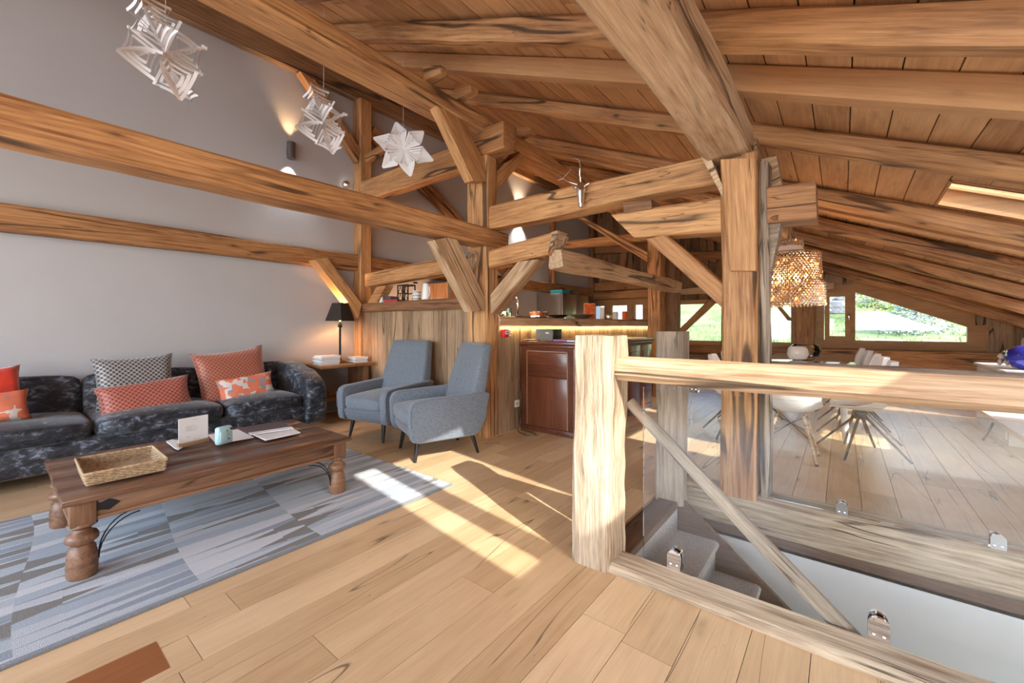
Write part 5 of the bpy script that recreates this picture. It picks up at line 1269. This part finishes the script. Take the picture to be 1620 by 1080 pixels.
# chandelier
chx, chy = -.475, 5.6
ch = thing('chandelier', 'tiered crystal bead chandelier glowing amber beside the big post', 'chandelier', (chx, chy, 1.4))
amber = plain('amber_crystal', (.60, .34, .17), .12, metal=.35, coat=.5); clear = plain('silvery_crystal', (.72, .68, .64), .08, metal=.75)
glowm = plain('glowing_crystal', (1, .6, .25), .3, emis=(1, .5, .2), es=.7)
rr = random.Random(11)
def beads(name, rad0, rad1, z0, z1, ns, nr, par):
    bms = [bmesh.new() for _ in range(3)]
    for i in range(ns):
        for j in range(nr):
            f = (j + .5) / nr; r_ = rad0 + (rad1 - rad0) * f; z = z0 + (z1 - z0) * f
            a = 2 * math.pi * (i + .5 * (j % 2)) / ns; b = rr.choices((0, 1, 2), (4, 7, .6))[0]
            s = rr.uniform(.010, .015)
            m_ = Matrix.Translation((r_ * math.cos(a), r_ * math.sin(a), z)) @ Matrix.Diagonal((s, s, s * 1.35, 1))
            bmesh.ops.create_icosphere(bms[b], subdivisions=1, radius=1, matrix=m_)
    for b, mt, nm in zip(bms, (amber, clear, glowm), ('amber', 'clear', 'glowing')):
        o = bm_obj('%s_beads' % nm, b, mt, par); o['kind'] = 'stuff'
t1 = tube('upper_ring', [V(.29 * math.cos(k * math.pi / 16), .29 * math.sin(k * math.pi / 16), .60) for k in range(33)], .006, M['brass'], ch, 6)
t2 = tube('middle_ring', [V(.315 * math.cos(k * math.pi / 16), .315 * math.sin(k * math.pi / 16), .29) for k in range(33)], .006, M['brass'], ch, 6)
t3 = tube('lower_ring', [V(.33 * math.cos(k * math.pi / 16), .33 * math.sin(k * math.pi / 16), .05) for k in range(33)], .006, M['brass'], ch, 6)
beads('upper_tier', .29, .30, .59, .27, 52, 13, t1); beads('middle_tier', .33, .335, .27, .02, 56, 10, t2)
lathe('inner_shade', [(.17, .60), (.12, .69), (.11, .69), (.16, .60)], M['cream'], ch, 24)
t4 = tube('top_ring', [V(.13 * math.cos(k * math.pi / 8), .13 * math.sin(k * math.pi / 8), .74) for k in range(17)], .005, M['brass'], ch, 6)
beads('crown', .13, .13, .75, .68, 26, 3, t4)
tube('hanging_rod', [V(0, 0, .05), V(0, 0, zr(chx, chy) - 1.4)], .006, M['brass'], ch, 8)
for k in range(6):
    a = k * math.pi / 3; tube('arm', [V(0, 0, .62), V(.29 * math.cos(a), .29 * math.sin(a), .60)], .004, M['brass'], ch, 6)
    tube('lamp_arm', [V(0, 0, .20), V(.16 * math.cos(a), .16 * math.sin(a), .28)], .004, M['brass'], ch, 6)
    o = lathe('bulb', [(.006, 0), (.02, .02), (.022, .045), (.010, .075), (.002, .085)], plain('chandelier_bulb', (1, .7, .4), .4, emis=(1, .50, .16), es=22) if k == 0 else bpy.data.materials['chandelier_bulb'], ch, 12); o.location = (.16 * math.cos(a), .16 * math.sin(a), .29)
cl = bpy.data.lights.new('chandelier_glow', 'POINT'); cl.energy = 6; cl.color = (1, .55, .25); cl.shadow_soft_size = .12
co = bpy.data.objects.new('chandelier_glow', cl); C.objects.link(co); co.location = (chx, chy, 1.74)

# ---- right side of the dining room
lb_ = thing('low_table', 'long cream low table on black legs at the right beyond the stairwell', 'table', (1.45, 5.5, 0))
cbox('top', (.96, 1.95), (4.25, 7.0), (.41, .45), M['cream'], lb_, bev=.004)
for yy in (4.6, 6.6):
    for s in (-1, 1): rebase(tube('leg', [V(1.45 + s * .12, yy, .41), V(1.45 + s * .30, yy + .25 * s * .5, 0)], [.012, .011], M['blkmetal'], None, 6), lb_)
wc2 = thing('white_cabinet', 'white cabinet along the low eaves carrying a blue vase', 'cabinet', (1.75, 6.7, 0))
cbox('body', (1.30, 2.3), (6.35, 7.55), (0, .72), M['cream'], wc2); cbox('top', (1.27, 2.32), (6.3, 7.6), (.72, .75), M['whiteplastic'], wc2, bev=.003)
for k in range(2): cbox('door', (1.285, 1.30), (6.38 + k * .59, 6.94 + k * .59), (.05, .70), M['whiteplastic'], wc2, bev=.002)
bv = lathe('blue_vase', [(.05, 0), (.09, .01), (.15, .07), (.165, .13), (.14, .20), (.08, .24), (.05, .245), (.04, .235), (.12, .19), (.145, .13), (.08, .03)], plain('cobalt_glass', (.02, .035, .45), .08, coat=1), None, 30); bv.location = (1.49, 6.62, .752); tag(bv, 'round cobalt blue vase on the white cabinet', 'vase')
sc2 = thing('shell_ornament', 'knobbly cream and brown ornament left of the blue vase', 'ornament', (1.36, 6.72, .752)); rr = random.Random(2)
for k in range(12):
    s = rr.uniform(.018, .03); o = lathe('lump', [(s * .3, -s), (s, 0), (s * .3, s)], M['cream'] if k % 3 else M['barn'], sc2, 8); o.location = (rr.uniform(-.05, .05), rr.uniform(-.04, .04), .03 + rr.uniform(0, .13))
db = thing('daybed', 'beige daybed tucked under the low roof at the right', 'daybed', (2.45, 8.5, 0))
rebase(soft('mattress', (1.1, 1.5, .30), plain('beige_linen', (.55, .47, .37), .9, var=.1, vscale=6), None, (2.5, 8.45, .93), bev=.1, bulge=.03), db)
cbox('frame', (2.0, 3.0), (7.75, 9.15), (0, .78), M['shelf'], db)
th = plain('striped_cotton', (.6, .57, .6), .9, var=.25, vscale=30)
rebase(soft('throw', (.25, .9, .34), th, None, (2.02, 8.4, .93), (0, R(20), 0), bev=.08), db)
bl = lathe('blue_bucket', [(.09, 0), (.12, .22), (.115, .22), (.085, .01)], plain('blue_plastic', (.12, .25, .45), .5), None, 18); bl.location = (1.78, 7.9, .62 - .62); tag(bl, 'blue bucket below the daybed', 'bucket')

# ================================================================== OUTSIDE
def hz(x, y):
    t = y - 11
    z = .62 + .095 * t + (.14 * max(0, t - 8)) + .01 * x
    return z + .12 * noise.noise(V(x * .35, y * .35, 0)) + .03 * noise.noise(V(x * 2, y * 2, 3))
bm = bmesh.new(); nx, ny = 90, 70; g = []
for j in range(ny + 1):
    y = 11.2 + 60 * (j / ny) ** 1.7
    g.append([bm.verts.new((-30 + 75 * i / nx, y, hz(-30 + 75 * i / nx, y))) for i in range(nx + 1)])
for a, b in zip(g, g[1:]):
    for i in range(nx): bm.faces.new((a[i], a[i + 1], b[i + 1], b[i]))
gr = bm_obj('meadow_ground', bm, M['grass'], smooth=True); struct(gr)
bm = bmesh.new(); rr = random.Random(5)
for k in range(5200):
    y = 11.6 + rr.random() ** 1.5 * 11; x = rr.uniform(-3.5, 6.5) * (y / 11); z = hz(x, y); h = rr.uniform(.05, .13); a = rr.uniform(0, 6.28); d = V(math.cos(a), math.sin(a), 0) * .012
    p = V(x, y, z - .01); tp = p + V(rr.uniform(-.04, .04), rr.uniform(-.04, .04), h)
    bm.faces.new([bm.verts.new(q) for q in (p - d, p + d, tp)])
o = bm_obj('meadow_grass', bm, M['grass']); tag(o, 'tall green meadow grass on the slope outside the windows', 'grass'); o['kind'] = 'stuff'
def rock(x, y, s, label):
    bm = bmesh.new(); bmesh.ops.create_icosphere(bm, subdivisions=3, radius=1)
    for v in bm.verts:
        n_ = 1 + .35 * noise.noise(v.co * 1.3 + V(x, y, s)) + .12 * noise.noise(v.co * 4 + V(y, x, 0)); v.co = V(v.co.x * s * 1.4, v.co.y * s, v.co.z * s * .7) * n_
    return tag(bm_obj('boulder', bm, M['rock'], None, (x, y, hz(x, y) + s * .2)), label, 'rock', 'boulders on the slope outside')
def gp(u, y): d = ray(u, 500); return d.x * y / d.y
nm = ['left edge', 'left part', 'middle left', 'middle', 'middle right', 'right part', 'right edge', 'far right', 'top left', 'top right', 'upper middle', 'upper right']
rpos = [(1300, 21, .6), (1322, 20.5, .75), (1345, 22, .7), (1405, 21, .8), (1428, 22, .9), (1455, 21.5, .8), (1385, 24, 1.1), (1480, 23, .9), (1310, 25, 1.2), (1350, 26, 1.3), (1430, 26, 1.4), (1500, 26, 1.4)]
for k, (u, y, s) in enumerate(rpos): rock(gp(u, y), y, s * .62, 'grey boulder on the slope outside the right window, %s of the rocks' % nm[k])
def leafy(name, x, y, h, r, mat, label, cat, n=2600, cone=False, white=False, seed=1):
    t = thing(name, label, cat, (x, y, hz(x, y) - .05)); rr = random.Random(seed)
    tube('trunk', [V(0, 0, 0), V(0, 0, h * .92)], [h * .03, .01], M['bark'], t, 7)
    bm = bmesh.new()
    for k in range(n):
        f = rr.random(); 
        if cone:
            tier = int(f * 9) / 9; z = h * (.08 + .9 * tier) ; rad = r * (1 - tier) * rr.random() ** .5; a = rr.randrange(9) * .698 + tier * 5 + rr.gauss(0, .16); z += -rad * .25 + rr.gauss(0, .02)
        else:
            a = rr.uniform(0, 6.28); z = h * f; rad = r * math.sin(math.pi * min(1, f * .85 + .12)) * rr.random() ** .4
        p = V(rad * math.cos(a), rad * math.sin(a), z); s = rr.uniform(.03, .06) * (1 if cone else 1.1)
        d1 = V(rr.uniform(-1, 1), rr.uniform(-1, 1), rr.uniform(-.6, .6)).normalized() * s; d2 = V(rr.uniform(-1, 1), rr.uniform(-1, 1), rr.uniform(-1, 1)).normalized() * s * .5
        bm.faces.new([bm.verts.new(q) for q in (p, p + d1 + d2, p + d1 * 1.6, p + d1 - d2)])
    o = bm_obj('foliage', bm, mat, t); o['kind'] = 'stuff'; return t
leafy('spruce', gp(1448, 14.5), 14.5, 1.35, .85, M['leaf'], 'small silvery spruce just outside the sloping window', 'tree', 4200, True, seed=3)
leafy('shrub', gp(1385, 19), 19, 1.9, .9, M['leaf2'], 'bushy green shrub outside, left part of the sloping window', 'shrub', 2800, seed=4)
leafy('shrub', gp(1480, 24), 24, 2.6, 1.6, M['leaf2'], 'larger dark shrub high on the slope behind the spruce', 'shrub', 2600, seed=6)
for k, (u, y) in enumerate(((1290, 30), (1340, 31), (1400, 32), (1470, 31), (1540, 30), (1120, 33))):
    leafy('tree', gp(u, y), y, 5.0, 1.05, M['leaf2'], 'green tree on the ridge outside, ' + ['behind the post between the windows', 'above the small sash', 'above the middle of the sloping window', 'behind the spruce', 'at the right end of the ridge', 'behind the left window'][k], 'tree', 2600, seed=20 + k)
# neighbouring pale facade outside the kitchen window
nf = thing('neighbour_house', 'pale boarded house front seen through the kitchen window', 'house', (-9.9, 16.0, .8))
box('wall', (-4, 4), (0, .3), (0, 5), M['white'], nf)
for k in range(14): box('board', (-4 + k * .57, -3.46 + k * .57), (-.03, 0), (0, 5), M['white'], nf)
box('window', (1.2, 2.0), (-.06, -.03), (.6, 1.7), plain('dark_window', (.1, .12, .15), .2), nf)
